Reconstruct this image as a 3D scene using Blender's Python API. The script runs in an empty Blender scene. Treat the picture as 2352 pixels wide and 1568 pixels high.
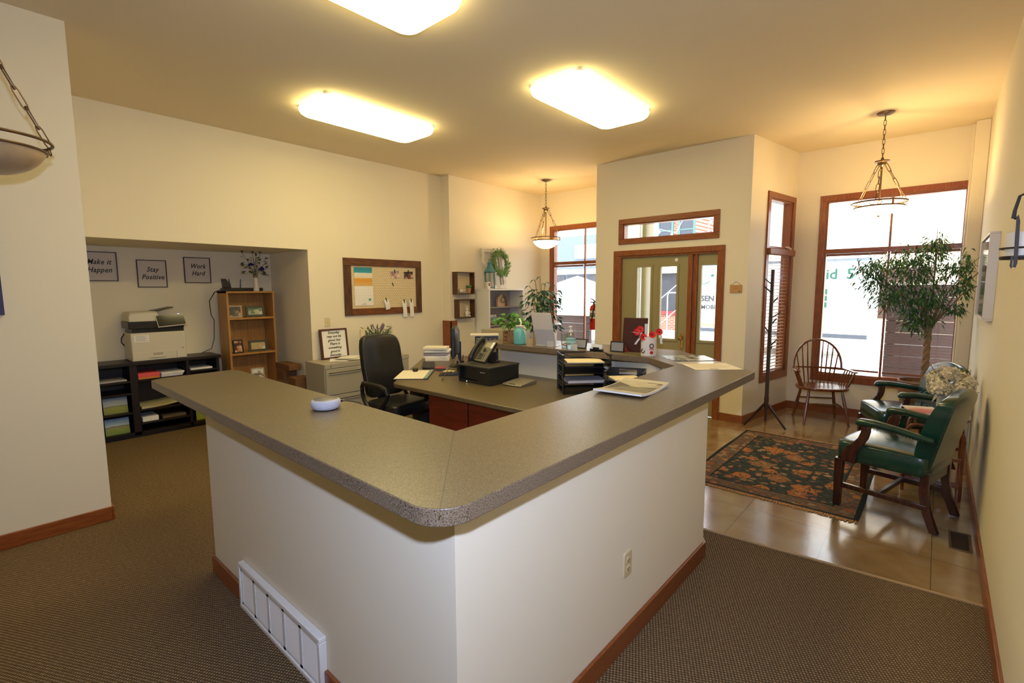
import bpy, bmesh, math, random
from mathutils import Vector, Matrix, Euler
random.seed(7)
PI = math.pi
C = bpy.context.scene.collection
V = Vector
def R(d): return math.radians(d)

# ------------------------------------------------------------------ materials
MATS = {}
def _nt(name):
    m = bpy.data.materials.new(name); m.use_nodes = True
    nt = m.node_tree
    return m, nt, nt.nodes['Principled BSDF']
def _in(b, key, val):
    if key in b.inputs: b.inputs[key].default_value = val
def c4(c): return (c[0], c[1], c[2], 1)
def mat(name, col, rough=.5, metal=0., spec=.5, emis=None, est=0., noise=None, bump=None, scale=(1, 1, 1), coat=0., ramp=(.35, .65), sub=0.):
    """noise=(scale, col2, detail); bump=(scale, strength)"""
    if name in MATS: return MATS[name]
    m, nt, b = _nt(name)
    _in(b, 'Base Color', c4(col)); _in(b, 'Roughness', rough); _in(b, 'Metallic', metal)
    _in(b, 'Specular IOR Level', spec); _in(b, 'Coat Weight', coat); _in(b, 'Coat Roughness', .15)
    if emis: _in(b, 'Emission Color', c4(emis)); _in(b, 'Emission Strength', est)
    if noise or bump:
        tc = nt.nodes.new('ShaderNodeTexCoord'); mp = nt.nodes.new('ShaderNodeMapping')
        nt.links.new(tc.outputs['Object'], mp.inputs[0]); mp.inputs['Scale'].default_value = scale
    if noise:
        n = nt.nodes.new('ShaderNodeTexNoise'); n.inputs['Scale'].default_value = noise[0]
        n.inputs['Detail'].default_value = noise[2] if len(noise) > 2 else 4
        nt.links.new(mp.outputs[0], n.inputs['Vector'])
        r = nt.nodes.new('ShaderNodeValToRGB')
        r.color_ramp.elements[0].position = ramp[0]; r.color_ramp.elements[1].position = ramp[1]
        r.color_ramp.elements[0].color = c4(col); r.color_ramp.elements[1].color = c4(noise[1])
        nt.links.new(n.outputs[0], r.inputs[0]); nt.links.new(r.outputs[0], b.inputs['Base Color'])
    if bump:
        n2 = nt.nodes.new('ShaderNodeTexNoise'); n2.inputs['Scale'].default_value = bump[0]; n2.inputs['Detail'].default_value = 2
        nt.links.new(mp.outputs[0], n2.inputs['Vector'])
        bp = nt.nodes.new('ShaderNodeBump'); bp.inputs['Strength'].default_value = bump[1]; bp.inputs['Distance'].default_value = .004
        nt.links.new(n2.outputs[0], bp.inputs['Height']); nt.links.new(bp.outputs[0], b.inputs['Normal'])
    MATS[name] = m
    return m
def glass(name, tint=(1, 1, 1), refl=.08, rough=.02):
    if name in MATS: return MATS[name]
    m = bpy.data.materials.new(name); m.use_nodes = True; nt = m.node_tree
    nt.nodes.remove(nt.nodes['Principled BSDF']); out = nt.nodes['Material Output']
    t = nt.nodes.new('ShaderNodeBsdfTransparent'); t.inputs[0].default_value = c4(tint)
    g = nt.nodes.new('ShaderNodeBsdfGlossy'); g.inputs['Roughness'].default_value = rough
    lw = nt.nodes.new('ShaderNodeLayerWeight'); lw.inputs[0].default_value = .25
    mu = nt.nodes.new('ShaderNodeMath'); mu.operation = 'MULTIPLY_ADD'; mu.inputs[1].default_value = .6; mu.inputs[2].default_value = refl * .3
    nt.links.new(lw.outputs['Fresnel'], mu.inputs[0])
    mx = nt.nodes.new('ShaderNodeMixShader'); nt.links.new(mu.outputs[0], mx.inputs[0])
    nt.links.new(t.outputs[0], mx.inputs[1]); nt.links.new(g.outputs[0], mx.inputs[2]); nt.links.new(mx.outputs[0], out.inputs[0])
    MATS[name] = m
    return m
def bands(name, axis, stops, lo, hi, rough=.45, nz=(12, .08)):
    """a printed picture: colour runs along one object axis from lo to hi, wobbled by noise"""
    if name in MATS: return MATS[name]
    m, nt, b = _nt(name); _in(b, 'Roughness', rough)
    tc = nt.nodes.new('ShaderNodeTexCoord'); sp = nt.nodes.new('ShaderNodeSeparateXYZ'); nt.links.new(tc.outputs['Object'], sp.inputs[0])
    n = nt.nodes.new('ShaderNodeTexNoise'); n.inputs['Scale'].default_value = nz[0]; nt.links.new(tc.outputs['Object'], n.inputs['Vector'])
    mr = nt.nodes.new('ShaderNodeMapRange'); mr.inputs[1].default_value = lo; mr.inputs[2].default_value = hi
    nt.links.new(sp.outputs[axis], mr.inputs[0])
    ad = nt.nodes.new('ShaderNodeMath'); ad.operation = 'MULTIPLY_ADD'; ad.inputs[1].default_value = nz[1] * 2
    nt.links.new(n.outputs[0], ad.inputs[0]); nt.links.new(mr.outputs[0], ad.inputs[2])
    su = nt.nodes.new('ShaderNodeMath'); su.operation = 'SUBTRACT'; su.inputs[1].default_value = nz[1]; nt.links.new(ad.outputs[0], su.inputs[0])
    r = nt.nodes.new('ShaderNodeValToRGB'); cr = r.color_ramp
    while len(cr.elements) < len(stops): cr.elements.new(.5)
    for e, (p, c) in zip(cr.elements, stops): e.position = p; e.color = c4(c)
    nt.links.new(su.outputs[0], r.inputs[0]); nt.links.new(r.outputs[0], b.inputs['Base Color'])
    MATS[name] = m
    return m
def speck(name, cols, scale, rough=.5, th=(.45, .5, .55), spec=.5, bump=0):
    """three-colour speckle (laminate, photographs)"""
    if name in MATS: return MATS[name]
    m, nt, b = _nt(name); _in(b, 'Roughness', rough); _in(b, 'Specular IOR Level', spec)
    tc = nt.nodes.new('ShaderNodeTexCoord')
    n = nt.nodes.new('ShaderNodeTexNoise'); n.inputs['Scale'].default_value = scale; n.inputs['Detail'].default_value = 2
    nt.links.new(tc.outputs['Object'], n.inputs['Vector'])
    r = nt.nodes.new('ShaderNodeValToRGB'); cr = r.color_ramp; cr.elements.new(.5)
    for e, p, c in zip(cr.elements, th, cols): e.position = p; e.color = c4(c)
    nt.links.new(n.outputs[0], r.inputs[0]); nt.links.new(r.outputs[0], b.inputs['Base Color'])
    if bump:
        bp = nt.nodes.new('ShaderNodeBump'); bp.inputs['Strength'].default_value = bump; bp.inputs['Distance'].default_value = .002
        nt.links.new(n.outputs[0], bp.inputs['Height']); nt.links.new(bp.outputs[0], b.inputs['Normal'])
    MATS[name] = m
    return m
def emit(name, col, st):
    if name in MATS: return MATS[name]
    m = bpy.data.materials.new(name); m.use_nodes = True; nt = m.node_tree
    nt.nodes.remove(nt.nodes['Principled BSDF'])
    e = nt.nodes.new('ShaderNodeEmission'); e.inputs[0].default_value = c4(col); e.inputs[1].default_value = st
    nt.links.new(e.outputs[0], nt.nodes['Material Output'].inputs[0]); MATS[name] = m
    return m

# ------------------------------------------------------------------ mesh collector
class G:
    def __init__(s, M=None): s.bm = bmesh.new(); s.M = M or Matrix(); s.mi = 0; s._m = 0
    def v(s, p): return s.bm.verts.new(s.M @ V(p))
    def f(s, vs):
        try:
            fc = s.bm.faces.new(vs); fc.material_index = s.mi; return fc
        except ValueError: return None
    def mark(s): s.bm.verts.index_update(); s._m = len(s.bm.verts); return s
    def warp(s, fn):
        for v in list(s.bm.verts)[s._m:]: v.co = V(fn(v.co))
        return s
    def box(s, x0, x1, y0, y1, z0, z1, M=None):
        old = s.M
        if M is not None: s.M = old @ M
        p = [s.v((x, y, z)) for z in (z0, z1) for y in (y0, y1) for x in (x0, x1)]
        for q in ((0, 2, 3, 1), (4, 5, 7, 6), (0, 1, 5, 4), (2, 6, 7, 3), (0, 4, 6, 2), (1, 3, 7, 5)): s.f([p[i] for i in q])
        s.M = old; return s
    def cb(s, c, sz, M=None):
        return s.box(c[0]-sz[0]/2, c[0]+sz[0]/2, c[1]-sz[1]/2, c[1]+sz[1]/2, c[2]-sz[2]/2, c[2]+sz[2]/2, M)
    def prism(s, poly, z0, z1):
        a = [s.v((p[0], p[1], z0)) for p in poly]; b = [s.v((p[0], p[1], z1)) for p in poly]; n = len(poly)
        s.f(a[::-1]); s.f(b)
        for i in range(n): s.f([a[i], a[(i+1) % n], b[(i+1) % n], b[i]])
        return s
    def loft(s, rings, cap=True, closed=False):
        rr = [[s.v(p) for p in r] for r in rings]; n = len(rr[0])
        for a, b in zip(rr, rr[1:] + ([rr[0]] if closed else [])):
            for i in range(n): s.f([a[i], a[(i+1) % n], b[(i+1) % n], b[i]])
        if cap and not closed: s.f(rr[0][::-1]); s.f(rr[-1])
        return s
    def tube(s, pts, r, n=8, closed=False, sq=False):
        pts = [V(p) for p in pts]; N = len(pts); rs = r if isinstance(r, (list, tuple)) else [r]*N
        rings = []; up = None
        for i, p in enumerate(pts):
            t = (pts[(i+1) % N] - pts[i-1]) if closed else (pts[min(i+1, N-1)] - pts[max(i-1, 0)])
            if t.length < 1e-9: t = V((0, 0, 1))
            t.normalize()
            if up is None:
                up = V((0, 0, 1)) if abs(t.z) < .9 else V((1, 0, 0))
            up = up - t*up.dot(t)
            if up.length < 1e-4: up = V((0, 1, 0)) - t*t.y
            up.normalize(); sd = t.cross(up)
            m = 4 if sq else n; o = PI/4 if sq else 0
            rings.append([p + (sd*math.cos(2*PI*k/m+o) + up*math.sin(2*PI*k/m+o))*rs[i] for k in range(m)])
        return s.loft(rings, closed=closed)
    def cyl(s, p0, p1, r0, r1=None, n=16): return s.tube([p0, p1], [r0, r0 if r1 is None else r1], n)
    def lathe(s, prof, c=(0, 0, 0), n=24, closed=False):
        rings = [[(c[0]+r*math.cos(2*PI*k/n), c[1]+r*math.sin(2*PI*k/n), c[2]+z) for k in range(n)] for r, z in prof]
        return s.loft(rings, cap=not closed, closed=closed)
    def sq(s, c, sz, e=.35, e2=None, nu=20, nv=12):
        """superellipsoid: soft cushion when e is small, ball when e is 1"""
        e2 = e if e2 is None else e2
        pw = lambda w, m: math.copysign(abs(w)**m, w)
        rings = []
        for j in range(nv+1):
            a = -PI/2 + PI*j/nv
            if j in (0, nv): a = math.copysign(PI/2-1e-3, a)
            ca, sa = pw(math.cos(a), e), pw(math.sin(a), e)
            rings.append([(c[0]+sz[0]/2*ca*pw(math.cos(b), e2), c[1]+sz[1]/2*ca*pw(math.sin(b), e2), c[2]+sz[2]/2*sa) for b in (2*PI*k/nu for k in range(nu))])
        return s.loft(rings)
    def leaf(s, b, d, nrm, L, W, droop=.15):
        b = V(b); d = V(d).normalized(); nrm = V(nrm); sd = d.cross(nrm)
        if sd.length < 1e-3: sd = d.cross(V((.3, .5, .8)))
        sd.normalize(); up = sd.cross(d)
        q0 = s.v(b); m = s.v(b+d*L*.5-up*W*.12); l = s.v(b+d*L*.42+sd*W*.5+up*W*.08); r = s.v(b+d*L*.42-sd*W*.5+up*W*.08); t = s.v(b+d*L-up*L*droop)
        s.f([q0, m, l]); s.f([l, m, t]); s.f([q0, r, m]); s.f([r, t, m]); return s
    def sheet(s, fn, nu, nv, th=0):
        """surface patch fn(u,v)->point, u,v in 0..1; th>0 closes it into a thin solid along its normals' z-free offset"""
        P = [[s.v(fn(i/nu, j/nv)) for i in range(nu+1)] for j in range(nv+1)]
        for j in range(nv):
            for i in range(nu): s.f([P[j][i], P[j][i+1], P[j+1][i+1], P[j+1][i]])
        return s

def _finish(g, name, m, smooth, bevel, seg):
    bmesh.ops.recalc_face_normals(g.bm, faces=g.bm.faces)
    me = bpy.data.meshes.new(name); g.bm.to_mesh(me); g.bm.free()
    for mm in (m if isinstance(m, (list, tuple)) else [m]): me.materials.append(mm)
    if smooth is not None:
        me.polygons.foreach_set('use_smooth', [True]*len(me.polygons))
        if smooth < 180: me.set_sharp_from_angle(angle=R(smooth))
    o = bpy.data.objects.new(name, me); C.objects.link(o)
    if bevel:
        md = o.modifiers.new('bevel', 'BEVEL'); md.width = bevel; md.segments = seg; md.limit_method = 'ANGLE'; md.angle_limit = R(40)
    return o
def part(g, name, m, parent, smooth=35, bevel=0, seg=2, label=None):
    o = _finish(g, name, m, smooth, bevel, seg); o.parent = parent
    if label: o['label'] = label
    return o
def solo(g, name, m, label, cat, group=None, smooth=35, bevel=0, seg=2, kind=None):
    """a thing of one mesh; its origin is put at the middle of its base"""
    vs = [v.co for v in g.bm.verts]
    o0 = V(((min(v.x for v in vs)+max(v.x for v in vs))/2, (min(v.y for v in vs)+max(v.y for v in vs))/2, min(v.z for v in vs)))
    for v in g.bm.verts: v.co -= o0
    o = _finish(g, name, m, smooth, bevel, seg); o.location = o0
    if label: o['label'] = label
    if cat: o['category'] = cat
    if group: o['group'] = group
    if kind: o['kind'] = kind
    return o
def struct(g, name, m, parent=None, bevel=0, smooth=35):
    if parent is not None: return part(g, name, m, parent, smooth, bevel)
    return solo(g, name, m, None, None, kind='structure', bevel=bevel, smooth=smooth)
INV = {}
def thing(name, label, cat, loc=(0, 0, 0), rz=0, group=None, kind=None):
    o = bpy.data.objects.new(name, None); C.objects.link(o); o.empty_display_size = .1
    o.location = loc; o.rotation_euler = (0, 0, R(rz))
    if label: o['label'] = label
    if cat: o['category'] = cat
    if group: o['group'] = group
    if kind: o['kind'] = kind
    INV[o.name] = (Matrix.Translation(loc) @ Matrix.Rotation(R(rz), 4, 'Z')).inverted()
    return o
def W(t): return G(INV[t.name].copy())          # collector that takes world coordinates for a part of t
def dup(o, loc, rz=None, label=None, group=None):
    def cp(a, par):
        c = a.copy(); C.objects.link(c); c.parent = par
        for ch in list(a.children): cp(ch, c)
        return c
    kids = list(o.children); c = o.copy(); C.objects.link(c)
    for k in kids: cp(k, c)
    c.location = loc
    if rz is not None: c.rotation_euler = (0, 0, R(rz))
    if label: c['label'] = label
    if group: c['group'] = group
    return c
def frame(o, right, up):
    r = V(right).normalized(); u = V(up).normalized(); n = r.cross(u)
    return Matrix(((r.x, u.x, n.x, o[0]), (r.y, u.y, n.y, o[1]), (r.z, u.z, n.z, o[2]), (0, 0, 0, 1)))
LEFTW = lambda x, y, z: frame((x, y, z), (0, 1, 0), (0, 0, 1))       # things on walls that face +X: u along +Y, v up, n out
FRONTW = lambda x, y, z: frame((x, y, z), (1, 0, 0), (0, 0, 1))      # things on walls that face -Y: u along +X
def text(s, size, m, parent, M, shear=0., name='lettering', depth=.0015, bold=0., space=1., line=1., align='CENTER', kind=None):
    cu = bpy.data.curves.new('t', 'FONT'); cu.body = s; cu.size = size; cu.shear = shear; cu.extrude = depth; cu.offset = bold
    cu.space_character = space; cu.space_line = line; cu.align_x = align; cu.align_y = 'CENTER'; cu.resolution_u = 2
    ob = bpy.data.objects.new('t', cu); C.objects.link(ob); bpy.context.view_layer.update()
    me = bpy.data.meshes.new_from_object(ob.evaluated_get(bpy.context.evaluated_depsgraph_get()))
    bpy.data.objects.remove(ob); me.transform(M); me.materials.clear(); me.materials.append(m); me.name = name
    o = bpy.data.objects.new(name, me); C.objects.link(o); o.parent = parent
    return o
def walled(u0, u1, v0, v1, holes, fn):
    """grid of boxes over a rectangle without the holes; fn(u0,u1,v0,v1) adds one"""
    us = sorted({u0, u1, *[h[0] for h in holes], *[h[1] for h in holes]}); vs = sorted({v0, v1, *[h[2] for h in holes], *[h[3] for h in holes]})
    for a, b in zip(us, us[1:]):
        for c, d in zip(vs, vs[1:]):
            if not any(h[0] <= (a+b)/2 <= h[1] and h[2] <= (c+d)/2 <= h[3] for h in holes): fn(a, b, c, d)
def ring(g, u0, u1, v0, v1, w, n0, n1, wb=None):
    """rectangular frame: outer u0..u1, v0..v1, bar width w, from n0 to n1 along the third axis"""
    wb = w if wb is None else wb
    g.box(u0, u1, v1-w, v1, n0, n1); g.box(u0, u1, v0, v0+wb, n0, n1)
    g.box(u0, u0+w, v0+wb, v1-w, n0, n1); g.box(u1-w, u1, v0+wb, v1-w, n0, n1)
    return g
def rnd(a, b): return random.uniform(a, b)
def arc(c, r, a0, a1, n): return [(c[0]+r*math.cos(R(a0+(a1-a0)*i/n)), c[1]+r*math.sin(R(a0+(a1-a0)*i/n))) for i in range(n+1)]
# ------------------------------------------------------------------ shared materials
WALL = mat('cream_wall_paint', (.80, .725, .56), .75, spec=.25, bump=(420, .05))
CEIL = mat('ceiling_paint', (.80, .68, .46), .85, spec=.2)
NICHE = WALL
TRIMX = mat('red_oak_trim_x', (.30, .085, .018), .32, noise=(9, (.20, .048, .010)), scale=(1, 9, 9), coat=.25)
TRIMY = mat('red_oak_trim_y', (.30, .085, .018), .32, noise=(9, (.20, .048, .010)), scale=(9, 1, 9), coat=.25)
TRIMZ = mat('red_oak_trim_z', (.30, .085, .018), .32, noise=(9, (.20, .048, .010)), scale=(9, 9, 1), coat=.25)
LAM = speck('speckled_laminate', ((.050, .038, .020), (.125, .093, .045), (.22, .17, .09)), 420, .33, (.36, .5, .66), .6)
LAMEDGE = speck('speckled_laminate_edge', ((.030, .022, .014), (.165, .118, .075), (.27, .20, .13)), 330, .4, (.36, .46, .66), .5)
WHITE = mat('white_enamel', (.80, .78, .74), .4)
PAPER = mat('white_paper', (.82, .80, .77), .7)
CREAMP = mat('cream_paper', (.80, .74, .61), .7)
MANILA = mat('manila_card', (.80, .68, .44), .65)
BLACK = mat('black_plastic', (.012, .012, .013), .35)
BLACKM = mat('black_matt', (.010, .0095, .009), .6)
INK = mat('black_ink', (.02, .018, .016), .6)
IRON = mat('dark_iron', (.030, .021, .016), .5, metal=.4)
BRONZE = mat('antique_bronze', (.16, .10, .055), .35, metal=.8)
BRASS = mat('polished_brass', (.75, .50, .15), .18, metal=1)
CHROME = mat('brushed_steel', (.55, .55, .55), .3, metal=1)
IVORY = mat('ivory_plastic', (.66, .56, .33), .4)
ESP = mat('espresso_wood', (.012, .006, .004), .4, noise=(6, (.007, .0035, .0025)), scale=(6, 6, 1))
OAKL = mat('honey_laminate_wood', (.47, .245, .07), .4, noise=(5, (.38, .18, .05)), scale=(7, 7, .7))
CHERRY = mat('cherry_wood', (.17, .020, .007), .3, noise=(4, (.11, .012, .005)), scale=(1, 6, 6))
WALN = mat('walnut_stain', (.12, .045, .016), .4, noise=(7, (.05, .018, .008)), scale=(6, 6, 1))
WALNY = mat('walnut_stain_y', (.17, .062, .018), .42, noise=(7, (.07, .024, .009)), scale=(6, 1, 6))
CHAIRW = mat('polished_chair_wood', (.20, .058, .014), .25, noise=(6, (.11, .028, .008)), scale=(5, 5, 1), coat=.4)
MAHOG = mat('dark_mahogany', (.055, .014, .007), .25, noise=(6, (.03, .008, .005)), scale=(6, 6, 1), coat=.4)
GREENL = mat('green_leather', (.004, .044, .025), .22, bump=(140, .12), noise=(8, (.003, .030, .019)), coat=.35)
BLEATH = mat('black_leather', (.013, .012, .012), .38, bump=(160, .2))
PUTTY = mat('putty_grey_steel', (.40, .36, .27), .45)
SAGE = mat('sage_green_door_paint', (.31, .265, .125), .45)
OFFW = mat('warm_white_laminate', (.82, .79, .73), .4)
GLASS = glass('window_glass', (.97, .98, .98), .05)
CLEAR = glass('clear_glass', (.93, .96, .95), .4)
BLINDW = mat('brown_blind_slat', (.25, .085, .035), .45)
LEAFD = mat('dark_leaf', (.012, .075, .030), .35, noise=(30, (.03, .16, .08)))
LEAFG = mat('fresh_leaf', (.045, .17, .02), .4, noise=(30, (.10, .28, .04)))
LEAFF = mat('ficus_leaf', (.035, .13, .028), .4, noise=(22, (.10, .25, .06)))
BARK = mat('pale_bark', (.30, .19, .10), .7, noise=(20, (.20, .12, .06)))
CARD = mat('brown_cardboard', (.17, .075, .026), .8)
TEAL = mat('teal_metal', (.05, .19, .24), .45)
REDP = mat('red_paint', (.55, .018, .012), .3)

def carpet():
    m, nt, b = _nt('loop_carpet'); _in(b, 'Roughness', .95); _in(b, 'Specular IOR Level', .15)
    tc = nt.nodes.new('ShaderNodeTexCoord'); mp = nt.nodes.new('ShaderNodeMapping'); nt.links.new(tc.outputs['Object'], mp.inputs[0])
    mp.inputs['Rotation'].default_value = (0, 0, R(18))
    sp = nt.nodes.new('ShaderNodeSeparateXYZ'); nt.links.new(mp.outputs[0], sp.inputs[0])
    def wave(o, k, ph=0):
        a = nt.nodes.new('ShaderNodeMath'); a.operation = 'MULTIPLY'; a.inputs[1].default_value = k; nt.links.new(o, a.inputs[0])
        c = nt.nodes.new('ShaderNodeMath'); c.operation = 'SINE'; nt.links.new(a.outputs[0], c.inputs[0]); return c.outputs[0]
    p = nt.nodes.new('ShaderNodeMath'); p.operation = 'MULTIPLY'
    nt.links.new(wave(sp.outputs[0], 2*PI/.019), p.inputs[0]); nt.links.new(wave(sp.outputs[1], 2*PI/.019), p.inputs[1])
    n = nt.nodes.new('ShaderNodeTexNoise'); n.inputs['Scale'].default_value = 60; nt.links.new(tc.outputs['Object'], n.inputs['Vector'])
    ad = nt.nodes.new('ShaderNodeMath'); ad.operation = 'ADD'; nt.links.new(p.outputs[0], ad.inputs[0]); nt.links.new(n.outputs[0], ad.inputs[1])
    r = nt.nodes.new('ShaderNodeValToRGB'); cr = r.color_ramp; cr.elements.new(.5)
    for e, q, c in zip(cr.elements, (.05, .62, .98), ((.10, .062, .028), (.20, .132, .066), (.46, .34, .20))): e.position = q; e.color = c4(c)
    ml = nt.nodes.new('ShaderNodeMath'); ml.operation = 'MULTIPLY'; ml.inputs[1].default_value = .66; nt.links.new(ad.outputs[0], ml.inputs[0])
    nt.links.new(ml.outputs[0], r.inputs[0]); nt.links.new(r.outputs[0], b.inputs['Base Color'])
    bp = nt.nodes.new('ShaderNodeBump'); bp.inputs['Strength'].default_value = .6; bp.inputs['Distance'].default_value = .004
    nt.links.new(ad.outputs[0], bp.inputs['Height']); nt.links.new(bp.outputs[0], b.inputs['Normal'])
    return m
CARPET = carpet()
def tiles():
    m, nt, b = _nt('stone_look_tile'); _in(b, 'Specular IOR Level', .6)
    tc = nt.nodes.new('ShaderNodeTexCoord'); mp = nt.nodes.new('ShaderNodeMapping'); nt.links.new(tc.outputs['Object'], mp.inputs[0])
    mp.inputs['Location'].default_value = (.41, .06, 0)
    br = nt.nodes.new('ShaderNodeTexBrick'); nt.links.new(mp.outputs[0], br.inputs['Vector'])
    br.offset = 0; br.inputs['Scale'].default_value = 1; br.inputs['Brick Width'].default_value = .52; br.inputs['Row Height'].default_value = .52
    br.inputs['Mortar Size'].default_value = .0022; br.inputs['Mortar Smooth'].default_value = .1
    n = nt.nodes.new('ShaderNodeTexNoise'); n.inputs['Scale'].default_value = 3.2; n.inputs['Detail'].default_value = 8; nt.links.new(tc.outputs['Object'], n.inputs['Vector'])
    r = nt.nodes.new('ShaderNodeValToRGB'); cr = r.color_ramp; cr.elements.new(.5)
    for e, q, c in zip(cr.elements, (.3, .5, .72), ((.22, .135, .055), (.31, .20, .09), (.37, .30, .19))): e.position = q; e.color = c4(c)
    nt.links.new(n.outputs[0], r.inputs[0]); nt.links.new(r.outputs[0], br.inputs['Color1']); nt.links.new(r.outputs[0], br.inputs['Color2'])
    br.inputs['Mortar'].default_value = (.12, .08, .04, 1)
    nt.links.new(br.outputs['Color'], b.inputs['Base Color'])
    n2 = nt.nodes.new('ShaderNodeTexNoise'); n2.inputs['Scale'].default_value = 55; n2.inputs['Detail'].default_value = 3; nt.links.new(tc.outputs['Object'], n2.inputs['Vector'])
    bp = nt.nodes.new('ShaderNodeBump'); bp.inputs['Strength'].default_value = .22; bp.inputs['Distance'].default_value = .002
    nt.links.new(n2.outputs[0], bp.inputs['Height']); nt.links.new(bp.outputs[0], b.inputs['Normal'])
    _in(b, 'Roughness', .16); _in(b, 'Coat Weight', .6); _in(b, 'Coat Roughness', .12)
    return m
TILE = tiles()
def rugmat():
    m, nt, b = _nt('floral_rug_weave'); _in(b, 'Roughness', .9); _in(b, 'Specular IOR Level', .1)
    tc = nt.nodes.new('ShaderNodeTexCoord')
    def noise(s, d=3, off=0):
        mp = nt.nodes.new('ShaderNodeMapping'); mp.inputs['Location'].default_value = (off, off*.7, 0); nt.links.new(tc.outputs['Object'], mp.inputs[0])
        n = nt.nodes.new('ShaderNodeTexNoise'); n.inputs['Scale'].default_value = s; n.inputs['Detail'].default_value = d; n.inputs['Roughness'].default_value = .62
        nt.links.new(mp.outputs[0], n.inputs['Vector']); return n.outputs[0]
    def ramp(o, stops):
        r = nt.nodes.new('ShaderNodeValToRGB'); cr = r.color_ramp
        while len(cr.elements) < len(stops): cr.elements.new(.5)
        for e, (q, c) in zip(cr.elements, stops): e.position = q; e.color = c4(c)
        nt.links.new(o, r.inputs[0]); return r.outputs[0]
    def mix(f, a, c):
        x = nt.nodes.new('ShaderNodeMixRGB'); nt.links.new(f, x.inputs[0]); nt.links.new(a, x.inputs[1]); nt.links.new(c, x.inputs[2]); return x.outputs[0]
    def vor(sc, off, wob):
        mp = nt.nodes.new('ShaderNodeMapping'); mp.inputs['Location'].default_value = (off, off*.6, 0); nt.links.new(tc.outputs['Object'], mp.inputs[0])
        n = nt.nodes.new('ShaderNodeTexNoise'); n.inputs['Scale'].default_value = sc*3.2; n.inputs['Detail'].default_value = 3; nt.links.new(mp.outputs[0], n.inputs['Vector'])
        ml = nt.nodes.new('ShaderNodeVectorMath'); ml.operation = 'MULTIPLY_ADD'; ml.inputs[1].default_value = (wob, wob, 0); nt.links.new(n.outputs['Color'], ml.inputs[0]); nt.links.new(mp.outputs[0], ml.inputs[2])
        v = nt.nodes.new('ShaderNodeTexVoronoi'); v.voronoi_dimensions = '2D'; v.inputs['Scale'].default_value = sc; nt.links.new(ml.outputs[0], v.inputs['Vector']); return v
    def mth0(op, a, bb):
        q = nt.nodes.new('ShaderNodeMath'); q.operation = op
        for i, w in enumerate((a, bb)):
            if isinstance(w, (int, float)): q.inputs[i].default_value = w
            elif w is not None: nt.links.new(w, q.inputs[i])
        return q.outputs[0]
    def cell(v):
        sx = nt.nodes.new('ShaderNodeSeparateXYZ'); nt.links.new(v.outputs['Color'], sx.inputs[0]); return sx.outputs
    ground = ramp(noise(22, 4), ((.35, (.026, .034, .032)), (.55, (.045, .052, .044)), (.72, (.085, .078, .052))))
    v1 = vor(4.6, 2.3, .10); c1 = cell(v1); m1 = mth0('LESS_THAN', v1.outputs['Distance'], mth0('MULTIPLY', c1[0], .50))
    f1 = mix(mth0('LESS_THAN', v1.outputs['Distance'], mth0('MULTIPLY', c1[0], .16)), ramp(c1[1], ((.2, (.40, .15, .04)), (.5, (.30, .12, .045)), (.8, (.24, .14, .06)))), ramp(noise(50, 2, 3), ((.4, (.22, .06, .02)), (.6, (.46, .24, .10)))))
    v2 = vor(13, 6.1, .05); c2 = cell(v2); m2 = mth0('LESS_THAN', v2.outputs['Distance'], mth0('MULTIPLY', c2[0], .42))
    f2 = ramp(c2[2], ((.2, (.26, .10, .05)), (.45, (.14, .11, .055)), (.65, (.34, .22, .14)), (.9, (.36, .15, .05))))
    field = mix(m1, mix(m2, ground, f2), mix(ramp(noise(44, 3, 9), ((.56, (0, 0, 0)), (.60, (1, 1, 1)))), f1, ground))
    bord_g = ramp(noise(34, 4), ((.32, (.085, .062, .040)), (.5, (.13, .088, .055)), (.68, (.19, .12, .075))))
    v3 = vor(9, 4.4, .06); c3 = cell(v3); m3 = mth0('LESS_THAN', v3.outputs['Distance'], mth0('MULTIPLY', c3[0], .40))
    bord = mix(m3, mix(m2, bord_g, f2), ramp(c3[1], ((.2, (.26, .09, .04)), (.5, (.10, .10, .08)), (.8, (.30, .18, .09)))))
    # distance to the rug's edge, from object coordinates (half size .62 x .925)
    sp = nt.nodes.new('ShaderNodeSeparateXYZ'); nt.links.new(tc.outputs['Object'], sp.inputs[0])
    def mth(op, a, bb):
        q = nt.nodes.new('ShaderNodeMath'); q.operation = op
        for i, w in enumerate((a, bb)):
            if isinstance(w, (int, float)): q.inputs[i].default_value = w
            elif w is not None: nt.links.new(w, q.inputs[i])
        return q.outputs[0]
    d = mth('MINIMUM', mth('SUBTRACT', .62, mth('ABSOLUTE', sp.outputs[0], None)), mth('SUBTRACT', .925, mth('ABSOLUTE', sp.outputs[1], None)))
    isb = mth('LESS_THAN', d, .17); line = mth('LESS_THAN', mth('ABSOLUTE', mth('SUBTRACT', d, .17), None), .007); edge = mth('LESS_THAN', d, .028)
    dark = nt.nodes.new('ShaderNodeRGB'); dark.outputs[0].default_value = (.020, .026, .030, 1)
    col = mix(edge, mix(line, mix(isb, field, bord), dark.outputs[0]), dark.outputs[0])
    nt.links.new(col, b.inputs['Base Color'])
    return m
RUG = rugmat()
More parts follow.
